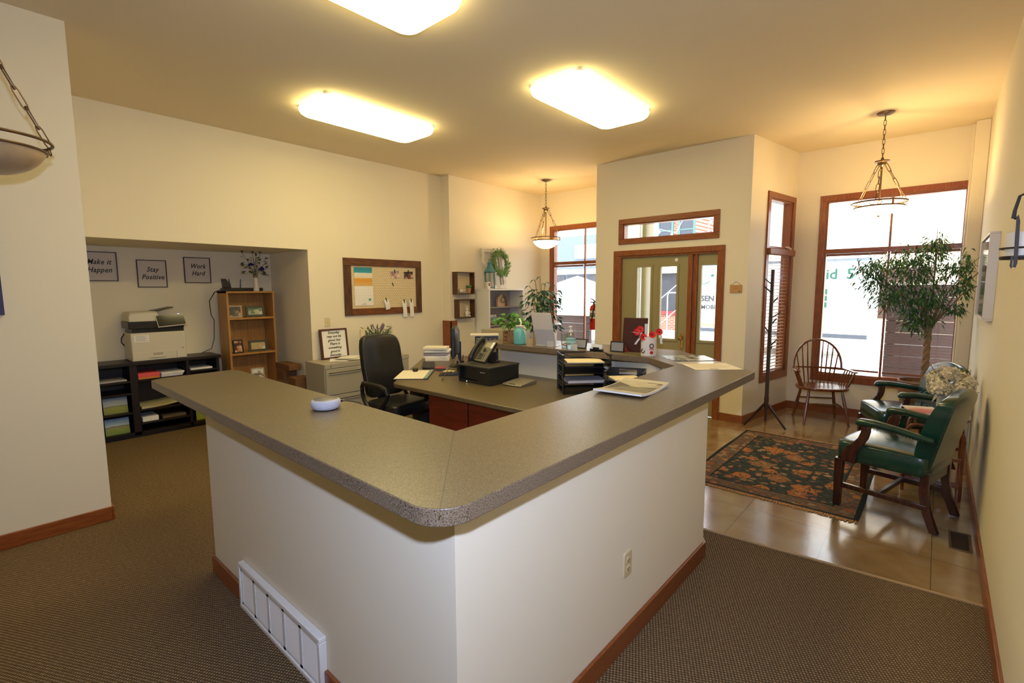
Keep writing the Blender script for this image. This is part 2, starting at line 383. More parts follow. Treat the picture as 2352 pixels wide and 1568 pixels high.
def bricks(name, c1, c2, mort, sc=1., bw=.22, rh=.075):
    m, nt, b = _nt(name); _in(b, 'Roughness', .9)
    tc = nt.nodes.new('ShaderNodeTexCoord'); mp = nt.nodes.new('ShaderNodeMapping'); nt.links.new(tc.outputs['Object'], mp.inputs[0]); mp.inputs['Rotation'].default_value = (R(90), 0, 0)
    br = nt.nodes.new('ShaderNodeTexBrick'); nt.links.new(mp.outputs[0], br.inputs['Vector']); br.inputs['Scale'].default_value = sc
    br.inputs['Color1'].default_value = c4(c1); br.inputs['Color2'].default_value = c4(c2); br.inputs['Mortar'].default_value = c4(mort)
    br.inputs['Brick Width'].default_value = bw; br.inputs['Row Height'].default_value = rh; br.inputs['Mortar Size'].default_value = .012
    nt.links.new(br.outputs['Color'], b.inputs['Base Color'])
    return m
def wiremesh():
    m, nt, b = _nt('chicken_wire_backing'); _in(b, 'Roughness', .7)
    tc = nt.nodes.new('ShaderNodeTexCoord'); sp = nt.nodes.new('ShaderNodeSeparateXYZ'); nt.links.new(tc.outputs['Object'], sp.inputs[0])
    cb = nt.nodes.new('ShaderNodeCombineXYZ'); nt.links.new(sp.outputs[1], cb.inputs[0]); nt.links.new(sp.outputs[2], cb.inputs[1])
    br = nt.nodes.new('ShaderNodeTexBrick'); nt.links.new(cb.outputs[0], br.inputs['Vector']); br.inputs['Scale'].default_value = 1
    br.inputs['Color1'].default_value = (.74, .62, .40, 1); br.inputs['Color2'].default_value = (.78, .66, .44, 1); br.inputs['Mortar'].default_value = (.46, .34, .17, 1)
    br.inputs['Brick Width'].default_value = .036; br.inputs['Row Height'].default_value = .024; br.inputs['Mortar Size'].default_value = .0026
    nt.links.new(br.outputs['Color'], b.inputs['Base Color'])
    return m
WIRE = wiremesh()
def backlit(name, m):
    """thin paper: half of the light goes through"""
    k = m.copy(); k.name = name; nt = k.node_tree; b = nt.nodes['Principled BSDF']; out = nt.nodes['Material Output']
    t = nt.nodes.new('ShaderNodeBsdfTranslucent'); src = b.inputs['Base Color']
    if src.links: nt.links.new(src.links[0].from_socket, t.inputs[0])
    else: t.inputs[0].default_value = src.default_value
    mx = nt.nodes.new('ShaderNodeMixShader'); mx.inputs[0].default_value = .55; nt.links.new(b.outputs[0], mx.inputs[1]); nt.links.new(t.outputs[0], mx.inputs[2]); nt.links.new(mx.outputs[0], out.inputs[0])
    return k
# ------------------------------------------------------------------ the room
ZC = 3.35
YW = 7.35
A0, A1 = V((-1.69, 6.10, 0)), V((-1.48, YW, 0))            # splayed wall beside the entry
g = G(); g.prism([(-7.2, -2.7), (.4, -2.7), (.4, 3.335), (-1.2, 3.2), (-3.6, 3.2), (-3.6, 7.5), (-7.2, 7.5)], -.1, 0); struct(g, 'floor', CARPET, smooth=None)
g = G(); g.prism([(-3.6, 3.2), (-1.2, 3.2), (.4, 3.335), (.4, 7.5), (-3.6, 7.5)], -.1, .001); struct(g, 'floor_entry', TILE, smooth=None)
g = G(); g.prism([(-1.2, 3.19), (.285, 3.317), (.285, 3.335), (-1.2, 3.208)], 0, .006); struct(g, 'trim_1', mat('tan_carpet_edge', (.42, .29, .14), .6))
g = G(); g.box(-7.2, .4, -2.7, 7.45, ZC, ZC+.1); struct(g, 'ceiling', CEIL)
g = G(); g.box(.29, .40, -2.7, 7.45, 0, ZC); struct(g, 'wall_right', WALL)
g = G(); g.box(-4.35, .29, -2.7, -2.6, 0, ZC); struct(g, 'wall_rear', WALL)
g = G(); g.box(-7.2, -4.35, -2.7, .61, 0, ZC); struct(g, 'wall_left_front', WALL)
g = G(); walled(.61, 5.08, 0, ZC, [(.61, 2.91, 0, 2.12)], lambda a, b, c, d: g.box(-6.0, -5.9, a, b, c, d)); struct(g, 'wall_left', WALL)
g = G(); g.box(-7.1, -7.0, .61, 2.91, 0, 2.12); struct(g, 'wall_niche_back', WALL)
g = G(); g.box(-7.1, -6.0, 2.91, 3.01, 0, 2.2); struct(g, 'wall_niche_side', WALL)
g = G(); g.box(-7.1, -6.0, .61, 2.91, 2.12, 2.2); struct(g, 'ceiling_niche', WALL)
g = G(); g.box(-6.0, -5.72, 5.08, 7.45, 0, ZC); struct(g, 'wall_left_rear', WALL)
W1 = (-5.42, -3.92, .51, 2.69); W2 = (-1.14, .17, .51, 2.70)
g = G(); walled(-5.72, -3.75, 0, ZC, [W1], lambda a, b, c, d: g.box(a, b, YW, YW+.1, c, d)); struct(g, 'wall_back_left', WALL)
g = G(); walled(-1.48, .29, 0, ZC, [W2], lambda a, b, c, d: g.box(a, b, YW, YW+.1, c, d)); struct(g, 'wall_back_right', WALL)
DOOR = (-3.36, -2.02, 0, 2.066); TRANS = (-3.31, -2.09, 2.285, 2.492)
g = G(); walled(-3.74, -1.69, 0, ZC, [DOOR, TRANS], lambda a, b, c, d: g.box(a, b, 6.1, 6.2, c, d)); struct(g, 'wall_door', WALL)
MV = frame((A0.x, A0.y, 0), (A1-A0), (0, 0, 1))            # u along the splayed wall, n towards the room? checked below
if MV.to_3x3().col[2].x < 0: MV = MV @ Matrix.Scale(-1, 4, (0, 0, 1))
LV = (A1-A0).length
W3 = (.48, 1.14, .53, 2.71)
g = G(MV); walled(0, LV, 0, ZC, [W3], lambda a, b, c, d: g.box(a, b, c, d, -.1, 0)); struct(g, 'wall_vestibule', WALL)
g = G(); g.prism([(-3.74, 6.2), (-3.64, 6.2), (-3.75, 7.45), (-3.85, 7.45)], 0, ZC); struct(g, 'wall_vestibule_left', WALL)
g = G(); g.box(.175, .29, 7.18, YW, 0, ZC); struct(g, 'trim_2', WALL, bevel=.008)
g = G(); g.tube([(.168, 7.245, 0), (.168, 7.245, ZC-.02)], .014, 8); struct(g, 'trim_3', mat('cream_pipe', (.74, .66, .50), .4))
g = G(); g.box(-5.9, -5.705, 5.06, 5.08, 0, 1.135); g.box(-5.72, -5.705, 5.06, 5.20, 0, 1.135); struct(g, 'trim_4', TRIMZ, bevel=.002)
# baseboards
bh, bt = .10, .015
g = G(); g.box(-4.35, -4.35+bt, -2.6, .61, 0, bh); g.box(-5.9, -4.35+bt, .61, .61+bt, 0, bh); struct(g, 'baseboard_left', TRIMY, bevel=.004)
g = G(); g.box(.29-bt, .29, -2.6, 7.18, 0, bh); struct(g, 'baseboard_right', TRIMY, bevel=.004)
g = G(); g.box(-1.955, -1.69, 6.1-bt, 6.1, 0, bh); g.box(-3.74, -3.445, 6.1-bt, 6.1, 0, bh); struct(g, 'baseboard_door', TRIMX, bevel=.004)
g = G(MV); g.box(-.015, LV, 0, bh, 0, bt); struct(g, 'baseboard_vestibule', TRIMY, bevel=.004)
g = G(); g.box(-1.48, .175, YW-bt, YW, 0, bh); struct(g, 'baseboard_back', TRIMX, bevel=.004)
g = G(); g.box(-5.9, -5.9+bt, 2.91, 5.06, 0, bh); g.box(-7.0, -5.9, 2.91-bt, 2.91, 0, bh); struct(g, 'baseboard_niche', TRIMY, bevel=.004)
g = G(); g.box(-5.72, -5.72+bt, 5.2, YW, 0, bh); struct(g, 'baseboard_left_rear', TRIMY, bevel=.004)

# ------------------------------------------------------------------ windows
def window(name, M, op, rail, mull, cw=.07, right_case=True):
    """M maps u, v, n (n into the room) ; op = opening ; rail = height of the cross rail ; mull = u of the upright"""
    u0, u1, v0, v1 = op
    w = struct(ring(G(M), u0-cw, u1+(cw if right_case else 0), v0-cw-.02, v1+cw, cw if right_case else cw, 0, .02, cw+.02), name, TRIMZ, bevel=.003) if right_case else None
    if w is None:
        g = G(M); g.box(u0-cw, u1, v1, v1+cw, 0, .02); g.box(u0-cw, u1, v0-cw-.02, v0, 0, .02); g.box(u0-cw, u0, v0, v1, 0, .02)
        w = struct(g, name, TRIMZ, bevel=.003)
    off = M.copy(); off.translation = M.translation - w.location
    g = G(off); ring(g, u0, u1, v0, v1, .022, -.10, 0); part(g, 'jamb', TRIMZ, w)
    g = G(off); g.box(u0, u1, rail-.028, rail+.028, -.085, .012); part(g, 'rail', TRIMX, w, bevel=.003)
    if mull is not None:
        g = G(off); g.box(mull-.011, mull+.011, v0, rail-.028, -.08, -.045); g.box(mull-.011, mull+.011, rail+.028, v1, -.08, -.045); part(g, 'mullion', TRIMZ, w)
    for a, b in ((v0, rail), (rail, v1)):
        g = G(off); g.box(u0+.02, u1-.02, a+.02, b-.02, -.064, -.060); part(g, 'glass_pane', GLASS, w)
    return w
window('window_1', FRONTW(0, YW, 0), W1, 2.085, -4.76)
window('window_2', FRONTW(0, YW, 0), W2, 2.075, -.485, right_case=False)
window('window_3', MV, W3, 2.105, None, cw=.068)
# transom over the door
w = struct(ring(G(FRONTW(0, 6.1, 0)), -3.375, -2.03, 2.222, 2.56, .068, 0, .02), 'window_4', TRIMX, bevel=.004)
off = FRONTW(0, 6.1, 0); off.translation = off.translation - w.location
part(ring(G(off), *TRANS, .015, -.1, 0), 'jamb', TRIMX, w)
part(G(off).box(TRANS[0], TRANS[1], TRANS[2], TRANS[3], -.062, -.058), 'glass_pane', GLASS, w)

# ------------------------------------------------------------------ front door with its sidelight
g = G(FRONTW(0, 6.1, 0)); g.box(-3.445, -1.953, 2.066, 2.137, 0, .02); g.box(-3.445, -3.36, 0, 2.066, 0, .02); g.box(-2.02, -1.953, 0, 2.066, 0, .02)
dr = struct(g, 'door_1', TRIMZ, bevel=.004)
off = FRONTW(0, 6.1, 0); off.translation = off.translation - dr.location
g = G(off); g.box(-3.36, -3.335, 0, 2.066, -.1, 0); g.box(-2.04, -2.02, 0, 2.066, -.1, 0); g.box(-3.335, -2.04, 2.045, 2.066, -.1, 0); part(g, 'jamb', TRIMZ, dr)
g = G(off); g.box(-2.40, -2.345, 0, 2.045, -.1, -.002); g.box(-2.345, -2.31, 0, 2.045, -.1, -.03); g.box(-2.31, -2.285, 0, 2.045, -.1, -.012); part(g, 'mullion', TRIMZ, dr, bevel=.003)
LITES = [(-3.11, -2.91, .965, 1.908), (-2.775, -2.555, .965, 1.905)]
g = G(off); walled(-3.335, -2.40, .01, 2.045, LITES, lambda a, b, c, d: g.box(a, b, c, d, -.085, -.04)); leafp = part(g, 'door_leaf', SAGE, dr)
SL = (-2.245, -2.055, .97, 1.905)
g = G(off); walled(-2.285, -2.04, .01, 2.045, [SL], lambda a, b, c, d: g.box(a, b, c, d, -.085, -.04)); sidep = part(g, 'sidelight_panel', SAGE, dr)
for q, par in ((LITES[0], leafp), (LITES[1], leafp), (SL, sidep)):
    part(ring(G(off), q[0]-.03, q[1]+.03, q[2]-.035, q[3]+.03, .032, -.045, -.028), 'glazing_bead', SAGE, par, bevel=.004)
    part(G(off).box(q[0]-.01, q[1]+.01, q[2]-.01, q[3]+.01, -.064, -.060), 'glass_pane', GLASS, par)
g = G(off); g.sq((-2.462, .95, -.036), (.036, .23, .012), .4); part(g, 'escutcheon', BRASS, leafp)
g = G(off @ Matrix.Translation((-2.462, .985, -.03))); g.lathe([(.010, 0), (.010, .022), (.026, .034), (.030, .05), (.024, .064), (.002, .069)], n=18); part(g, 'door_knob', BRASS, leafp)
g = G(off @ Matrix.Translation((-2.462, .865, -.03))); g.lathe([(.014, 0), (.014, .008), (.003, .01)], n=14); g.box(-.003, .003, -.012, .012, .008, .022); part(g, 'thumb_turn', BRASS, leafp)
g = G(off @ Matrix.Translation((-2.565, 1.985, -.04))); g.lathe([(.022, 0), (.022, .008), (.015, .012), (.012, .012), (.003, .010)], n=20); part(g, 'door_chime', OFFW, leafp, label='small round white sensor disc')

# ------------------------------------------------------------------ blinds in the lower halves
def blind(M, u0, u1, top, bot, label, tilt, n, mt, valance=False, cords=()):
    t = thing('window_blind', label, 'blind', M.translation[:] and (M @ V((u0, bot, -.03))))
    inv = INV[t.name] @ M
    g = G(inv)
    hgt = (top-bot-.05)/n
    for i in range(n):
        v = bot+.03+hgt*(i+.5); s = math.sin(R(tilt))*.0115; c = math.cos(R(tilt))*.0115
        p = [(u0, v-s, -.022-c), (u1, v-s, -.022-c), (u1, v+s, -.022+c), (u0, v+s, -.022+c)]
        a = [g.v(q) for q in p]; b = [g.v((q[0], q[1]+.0016, q[2])) for q in p]
        g.f(a[::-1]); g.f(b)
        for k in range(4): g.f([a[k], a[(k+1) % 4], b[(k+1) % 4], b[k]])
    part(g, 'slats', mt, t, smooth=None)
    part(G(inv).box(u0, u1, top-.03, top, -.038, -.006), 'headrail', mt, t, bevel=.002)
    part(G(inv).box(u0, u1, bot, bot+.022, -.034, -.010), 'bottom_rail', mt, t, bevel=.002)
    g = G(inv)
    for c in cords: g.box(c-.001, c+.001, bot, top, -.012, -.010)
    part(g, 'ladder_cord', mt, t)
    if valance:
        part(G(inv).box(u0-.07, u1+.06, top-.05, top+.03, .0, .055), 'valance', BLINDW, t, bevel=.01)
    return t
blind(FRONTW(0, YW, 0), -5.39, -4.78, 2.05, .62, 'brown horizontal blind in left half of window behind leafy plant', 3, 40, BLINDW, cords=(-5.25, -4.92))
blind(FRONTW(0, YW, 0), -4.74, -3.95, 2.05, .62, 'brown horizontal blind in window half beside fire extinguisher', 3, 40, BLINDW, cords=(-4.6,))
blind(FRONTW(0, YW, 0), -1.115, -.50, 2.045, .575, 'brown open blind in window half behind the windsor chair', 3, 42, BLINDW, cords=(-1.02, -.6))
blind(FRONTW(0, YW, 0), -.465, .145, 2.045, .575, 'brown open blind in window half behind the ficus tree', 3, 42, BLINDW, cords=(-.3, .02))
blind(MV, W3[0]+.025, W3[1]-.025, 2.075, .56, 'brown slatted blind in narrow window behind coat rack', -20, 34, mat('pale_blind_slat', (.60, .42, .32), .35), True, cords=(W3[0]+.15, W3[1]-.15))
g = G(MV @ Matrix.Translation((1.02, 2.118, .03)) @ Matrix.Rotation(R(-14), 4, 'Z')); g.sq((0, 0, 0), (.15, .045, .05), .9, nu=18); g.sq((.07, -.004, 0), (.09, .025, .03), .9)
solo(g, 'seashell', mat('pale_shell', (.75, .55, .36), .4, noise=(20, (.5, .3, .15))), 'cream and brown seashell lying on top of narrow window blind', 'shell')

# ------------------------------------------------------------------ reception counter
rc = thing('reception_counter', 'U-shaped reception counter with dark speckled top on white half walls', 'counter', (-2.2, 2.2, 0))
outer = [(-3.66, .76)] + [(-.885-.11+x, .735+.11+y) for x, y in arc((0, 0), .11, -90, 0, 8)] + [(-.885, 3.455)]
outer += [(-1.72, 4.24), (-3.64, 4.24), (-3.64, 3.60), (-1.74, 3.655), (-1.40, 3.375), (-1.40, 1.258), (-3.66, 1.266), (-3.715, 1.235), (-3.705, .83)]
g = W(rc); g.prism(outer, 1.02, 1.07)
top = part(g, 'countertop', [LAM, LAMEDGE], rc, smooth=16, bevel=.003)
for p in top.data.polygons:
    if abs(p.normal.z) < .5: p.material_index = 1
g = W(rc); g.prism([(-.889, .739), (-1.404, 1.254), (-1.4055, 1.2525), (-.8905, .7375)], 1.0698, 1.0706); part(g, 'mitre_seam', mat('mitre_line', (.09, .075, .05), .5), top)
def band(path, th):
    """half wall along a path, th to its left"""
    P = [V((p[0], p[1], 0)) for p in path]; inn = []
    for i, p in enumerate(P):
        d0 = (P[i]-P[i-1]).normalized() if i else (P[1]-P[0]).normalized(); d1 = (P[i+1]-P[i]).normalized() if i < len(P)-1 else d0
        n0 = V((-d0.y, d0.x, 0)); n1 = V((-d1.y, d1.x, 0)); b = (n0+n1); b = b/(b.dot(n0)) ; inn.append(p+b*th)
    return P, inn
path = [(-3.05, .867), (-.978, .867), (-.978, 2.862), (-1.55, 3.75), (-2.10, 3.93), (-3.5, 3.93)]
P, Q = band(path, .13)
g = W(rc); g.prism([p[:2] for p in P]+[q[:2] for q in Q[::-1]], 0, 1.02); part(g, 'half_wall', WALL, rc, smooth=None)
P2, _ = band(path, .13); O, _ = band([(p[0], p[1]) for p in path], 0)
Pn, On = band(path, -.016)
g = W(rc); g.prism([p[:2] for p in Pn]+[q[:2] for q in On[::-1]], 0, .10); g.box(-3.066, -3.05, .851, .997, 0, .10); part(g, 'baseboard', TRIMX, rc, bevel=.004)
for nm in (0,):
    t = thing('air_return_grille', 'white louvred air return grille at base of reception counter', 'vent', (-2.19, .867, 0))
    M = INV[t.name] @ FRONTW(0, .867, 0)
    part(ring(G(M), -2.61, -1.76, .0, .245, .022, 0, .032), 'grille_frame', WHITE, t, bevel=.004)
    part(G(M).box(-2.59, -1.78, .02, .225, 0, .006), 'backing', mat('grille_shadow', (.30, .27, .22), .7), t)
    for k in range(5):
        u = -2.588+.1616*k
        g = G(M)
        g.box(u, u+.012, .02, .225, .005, .026); g.box(u+.150, u+.1616, .02, .225, .005, .026)
        g.box(u, u+.1616, .205, .225, .005, .026); g.box(u, u+.1616, .02, .036, .005, .026)
        for j in range(15):
            v = .04+j*.011
            p = [g.v((u+.012, v, .024)), g.v((u+.150, v, .024)), g.v((u+.150, v+.010, .016)), g.v((u+.012, v+.010, .016))]
            g.f(p)
        part(g, 'louvre_panel', WHITE, t, smooth=None)
def plate(M, label, nm, cat, kind):
    t = thing(nm, label, cat, M.translation)
    m = Matrix(INV[t.name]) @ M
    g = G(m); g.sq((0, 0, .003), (.071, .116, .008), .22, nu=24, nv=8); part(g, 'cover_plate', IVORY, t)
    if kind == 'outlet':
        for dv in (-.02, .02):
            g = G(m); g.sq((0, dv, .0075), (.034, .028, .004), .5); g2 = part(g, 'socket', IVORY, t)
            g = G(m); g.box(-.008, -.0055, dv-.005, dv+.006, .009, .0101); g.box(.0055, .008, dv-.005, dv+.006, .009, .0101); g.box(-.002, .002, dv-.011, dv-.007, .009, .0101); part(g, 'slot', INK, g2)
    else:
        g = G(m); g.box(-.005, .005, -.010, .012, .006, .016, Matrix.Rotation(R(12), 4, 'X')); part(g, 'toggle', IVORY, t)
    return t
plate(frame((-.978, 1.893, .393), (0, 1, 0), (0, 0, 1)), 'ivory wall outlet on right face of the reception counter', 'wall_outlet', 'outlet', 'outlet')
plate(LEFTW(-5.9, 3.128, 1.213), 'ivory light switch on wall above the framed quote', 'light_switch', 'switch', 'switch')
# floor register
t = thing('floor_register', 'brown floor vent beside right wall baseboard near green armchair', 'vent', (.205, 4.11, .001))
part(ring(G(), -.055, .055, -.15, .15, .014, 0, .006), 'frame', mat('register_brown', (.14, .085, .035), .45, metal=.4), t, bevel=.002)
g = G()
for k in range(18): g.box(-.041, .041, -.13+k*.0148, -.124+k*.0148, .0005, .005)
part(g, 'louvres', mat('register_dark', (.05, .03, .015), .5, metal=.4), t)
# rug
t = thing('area_rug', 'dark blue-green floral rug with tan fringe on entry tiles', 'rug', (-.94, 4.925, .001))
g = G(); g.sheet(lambda u, v: ((u-.5)*1.24+.006*math.sin(v*9), (v-.5)*1.85+.006*math.sin(u*7+1), .008+.0012*math.sin(u*11)*math.sin(v*13)), 24, 30)
g.box(-.617, .617, -.922, .922, 0, .006)
part(g, 'rug_pile', RUG, t)
for yy, sg in ((-.925, -1), (.925, 1)):
    g = G()
    for k in range(190):
        x = -.615+1.23*k/189+rnd(-.002, .002); L = rnd(.025, .05)
        g.tube([(x, yy, .006), (x+rnd(-.006, .006), yy+sg*L*.6, .006), (x+rnd(-.014, .014), yy+sg*L, .003)], [.0035, .004, .002], 4)
    o = part(g, 'fringe', mat('tan_fringe', (.50, .27, .09), .9), t)
# ------------------------------------------------------------------ outside, across the street
PAVE = mat('pale_pavement', (.62, .60, .57), .9, noise=(3, (.55, .53, .50)))
g = G(); g.box(-60, 40, 7.5, 60, -.32, -.15); solo(g, 'street', PAVE, None, None, kind='structure')
g = G(); g.prism([(-3.64, 6.2), (-1.70, 6.2), (-1.50, 7.5), (-3.75, 7.5)], -.15, -.02); solo(g, 'floor_vestibule', PAVE, None, None, kind='structure')
def bld(label, x0, x1, y0, h, m, dp=3, name='building'):
    t = thing(name, label, 'building', ((x0+x1)/2, y0, -.15)); part(W(t).box(x0, x1, y0, y0+dp, -.15, h), 'facade', m, t, smooth=None); return t
DKGL = mat('dark_window_glass', (.03, .035, .05), .15)
TEALF = mat('verdigris_frame', (.06, .13, .12), .6)
b = bld('red brick building with tall dark windows across the street', -10.25, -7.6, 20, 7.5, bricks('red_brick', (.26, .085, .05), (.21, .07, .04), (.32, .24, .20)))
for wx in (-9.13, -8.22):
    f = part(ring(G(INV[b.name] @ FRONTW(0, 20, 0)), wx-.09, wx+.62, 2.9, 5.2, .09, 0, .06), 'window', TEALF, b)
    part(G(INV[b.name] @ FRONTW(0, 20, 0)).box(wx, wx+.53, 3.0, 5.1, .0, .03), 'pane', DKGL, f)
    part(G(INV[b.name] @ FRONTW(0, 20, 0)).box(wx, wx+.53, 4.0, 4.05, .02, .05), 'sash_bar', TEALF, f)
part(G(INV[b.name] @ FRONTW(0, 20, 0)).box(-9.5, -7.7, .62, 2.25, 0, .05), 'storefront', mat('charcoal_boarding', (.022, .023, .03), .7, noise=(6, (.035, .035, .045))), b)
part(G(INV[b.name] @ FRONTW(0, 20, 0)).box(-9.5, -7.7, .50, .66, 0, .08), 'sill_band', mat('red_sill', (.20, .02, .025), .6), b)
part(G(INV[b.name] @ FRONTW(0, 20, 0)).box(-9.6, -7.65, 2.25, 2.75, 0, .25), 'cornice', WHITE, b)
t = thing('railing', 'white pipe railing in front of the charcoal storefront', 'railing', (-8.0, 18.5, -.15))
g = W(t); g.tube([(-8.05, 18.5, -.15), (-8.05, 18.5, 1.35), (-8.0, 18.5, 1.45), (-7.2, 18.5, 1.45), (-7.15, 18.5, 1.35), (-7.15, 18.5, -.15)], .022); g.tube([(-8.6, 18.4, .95), (-7.3, 18.4, 2.05)], .014); g.tube([(-8.3, 18.4, .2), (-7.3, 18.4, 1.1)], .014)
part(g, 'rail_pipe', WHITE, t)
b = bld('blue-grey shop building with pale sign board across the street', -18.5, -10.3, 20, 4.15, mat('blue_grey_siding', (.11, .14, .19), .7))
M = INV[b.name] @ FRONTW(0, 20, 0)
s = part(G(M).box(-13.4, -11.2, 3.05, 3.70, 0, .1), 'sign_board', mat('sign_cream', (.70, .70, .66), .6), b)
text('SMITH', .32, mat('sign_grey', (.35, .40, .42), .6), s, M @ Matrix.Translation((-12.3, 3.38, .101)), space=1.1)
part(G(M).box(-18.5, -10.3, 2.32, 2.55, 0, .35), 'ledge', WHITE, b)
for k in range(6): part(G(M).box(-17.3+k*1.15, -16.3+k*1.15, .9, 2.25, 0, .04), 'window', DKGL, b)
b = bld('pale cream brick building across the street', -7.55, 6, 22, 8, bricks('cream_brick', (.74, .60, .42), (.70, .54, .36), (.72, .66, .56), bw=.6, rh=.2))
M = INV[b.name] @ FRONTW(0, 22, 0)
part(G(M).box(-2.2, -.2, .5, 2.3, 0, .06), 'roll_door', mat('rust_brown_door', (.06, .022, .012), .7), b)
# white vehicle with green lettering
t = thing('van', 'long white van with green and grey lettering parked outside', 'van', (-3.15, 14, -.15))
VANW = mat('van_white', (.80, .82, .82), .35)
g = W(t); g.box(-5.30, -1.19, 14, 16.0, .35, 2.42); body = part(g, 'body', VANW, t, bevel=.06, seg=3)
g = W(t); g.box(-5.28, -1.21, 13.985, 14.0, .40, .50); part(g, 'rub_strip', mat('dark_strip', (.05, .06, .08), .5), body)
g = W(t); g.box(-5.28, -3.6, 13.985, 14.0, .55, .62); part(g, 'stripe', mat('orange_stripe', (.65, .32, .12), .5), body)
g = W(t); g.box(-5.25, -1.22, 13.975, 14.0, 2.24, 2.30); part(g, 'roof_rail', mat('blue_grey_rail', (.12, .15, .21), .4), body)
for x in (-3.9, -2.7):
    g = W(t); g.tube([(x, 13.99, .18), (x, 14.25, .18)], .33, 24); part(g, 'wheel', BLACKM, t)
VM = INV[t.name] @ FRONTW(0, 13.985, 0)
GRT = mat('green_lettering', (.006, .085, .055), .5); GYT = mat('grey_lettering', (.03, .03, .034), .5)
text('SEN', .215, GYT, body, VM @ Matrix.Translation((-5.10, 1.325, 0)), align='LEFT', bold=.009)
text('MOBI', .165, GYT, body, VM @ Matrix.Translation((-5.09, 1.085, 0)), align='LEFT', bold=.005)
text('id', .34, GRT, body, VM @ Matrix.Translation((-1.86, 1.93, 0)), align='RIGHT', bold=.008); text('5', .34, GRT, body, VM @ Matrix.Translation((-1.52, 1.93, 0)), align='RIGHT', bold=.008)
for k, z in enumerate((1.52, 1.36, 1.20)):
    part(G(VM).box(-2.34, -2.05, z-.065, z+.065, 0, .004), 'green_mark', GRT, body)
g = G(VM); g.tube([(-5.02+.16*math.cos(R(a)), 1.9+.16*math.sin(R(a)), .004) for a in range(190, 350, 16)], .012, 6); g.sq((-4.80, 1.97, .004), (.10, .07, .006), .9); part(g, 'logo_mark', GRT, body)
# brown plank screens on the pavement
PL = mat('brown_planks', (.05, .022, .016), .75, noise=(3, (.036, .016, .012)))
for x0, x1, z1, lb in ((-.52, .6, 1.65, 'tall brown plank screen outside right window'), (-6.6, -5.22, 1.08, 'low brown plank screen outside left window')):
    t = thing('plank_screen', lb, 'screen', ((x0+x1)/2, 8.3, -.15))
    g = W(t); n = int((z1+.1)/.16)
    for k in range(n): g.box(x0, x1, 8.3, 8.34, z1-.155*(k+1)-.004*k, z1-.155*k-.004*k)
    part(g, 'planks', PL, t, bevel=.004)
    for x in (x0+.06, x1-.06): part(W(t).box(x-.04, x+.04, 8.34, 8.42, -.15, z1), 'post', PL, t)
    part(W(t).box(x0-.02, x1+.02, 8.28, 8.44, z1, z1+.035), 'cap_rail', mat('pale_cap', (.65, .55, .48), .6), t)
# pop-up tent
t = thing('canopy_tent', 'white peaked pop-up tent outside left window', 'tent', (-9.2, 13.5, -.15))
TW = mat('tent_canvas', (.85, .85, .85), .8)
g = W(t); a = [(-10.2, 12.6), (-8.0, 12.6), (-8.0, 14.8), (-10.2, 14.8)]; ap = g.v((-9.1, 13.7, 2.05)); q = [g.v((p[0], p[1], 1.52)) for p in a]
for k in range(4): g.f([q[k], q[(k+1) % 4], ap])
for k in range(4):
    p0, p1 = a[k], a[(k+1) % 4]; g.f([g.v((p0[0], p0[1], 1.52)), g.v((p1[0], p1[1], 1.52)), g.v((p1[0], p1[1], .3)), g.v((p0[0], p0[1], .3))])
part(g, 'canopy', TW, t, smooth=None)
for p in a: part(W(t).cyl((p[0], p[1], -.15), (p[0], p[1], 1.52), .025, n=8), 'pole', CHROME, t)
# string lights and hanging flowers seen through the transom
t = thing('string_light', 'string of round bulbs sagging across the street', 'string light', (-6.2, 12, 3))
def sagline(p0, p1, sag, n=14): return [V(p0).lerp(V(p1), i/n)-V((0, 0, sag*4*(i/n)*(1-i/n))) for i in range(n+1)]
c1 = sagline((-6.6, 12, 3.62), (-5.05, 12, 3.0), .06); c2 = sagline((-5.05, 12, 3.0), (-4.6, 12, 3.9), .03)
part(W(t).tube(c1, .006, 6), 'cord', WHITE, t); part(W(t).tube(c2, .006, 6), 'cord', WHITE, t)
for p in c1[1::3]: part(W(t).sq((p.x, p.y, p.z-.07), (.06, .06, .09), 1, nu=10, nv=8), 'bulb', emit('bulb_glow', (1, .9, .7), 4), t)
t = thing('hanging_flower_basket', 'pink flowers hanging outside transom window', 'flowers', (-2.95, 9, 2.4))
g = G()
for k in range(260):
    p = V((rnd(-.22, .22), rnd(-.2, .2), rnd(-.05, .75))); g.leaf(p, (rnd(-1, 1), rnd(-1, 1), rnd(-.6, .6)), (rnd(-1, 1), rnd(-1, 1), 1), .07, .06)
part(g, 'blossoms', mat('pink_petal', (.80, .20, .42), .6, noise=(8, (.85, .5, .65))), t)
g = G()
for k in range(120):
    p = V((rnd(-.2, .2), rnd(-.18, .18), rnd(0, .6))); g.leaf(p, (rnd(-1, 1), rnd(-1, 1), rnd(-.6, .6)), (rnd(-1, 1), rnd(-1, 1), 1), .06, .03)
part(g, 'leaves', LEAFG, t)
part(G().lathe([(.05, -.02), (.16, .05), (.19, .16), (.17, .16)], n=16), 'basket', BARK, t)
part(G().tube([(0, 0, .1), (0, 0, 1.4)], .006, 5), 'hanger', IRON, t)

g = G(); g.box(-3.98, -3.80, 7.62, 7.80, -.15, 3.4); g.box(-3.74, -3.62, 7.70, 7.86, -.15, 3.4); pst = struct(g, 'trim_5', mat('white_post_paint', (.72, .74, .72), .6))
g = G(); g.box(-3.80, -3.74, 7.66, 7.84, -.15, 3.4); struct(g, 'trim_6', SAGE)
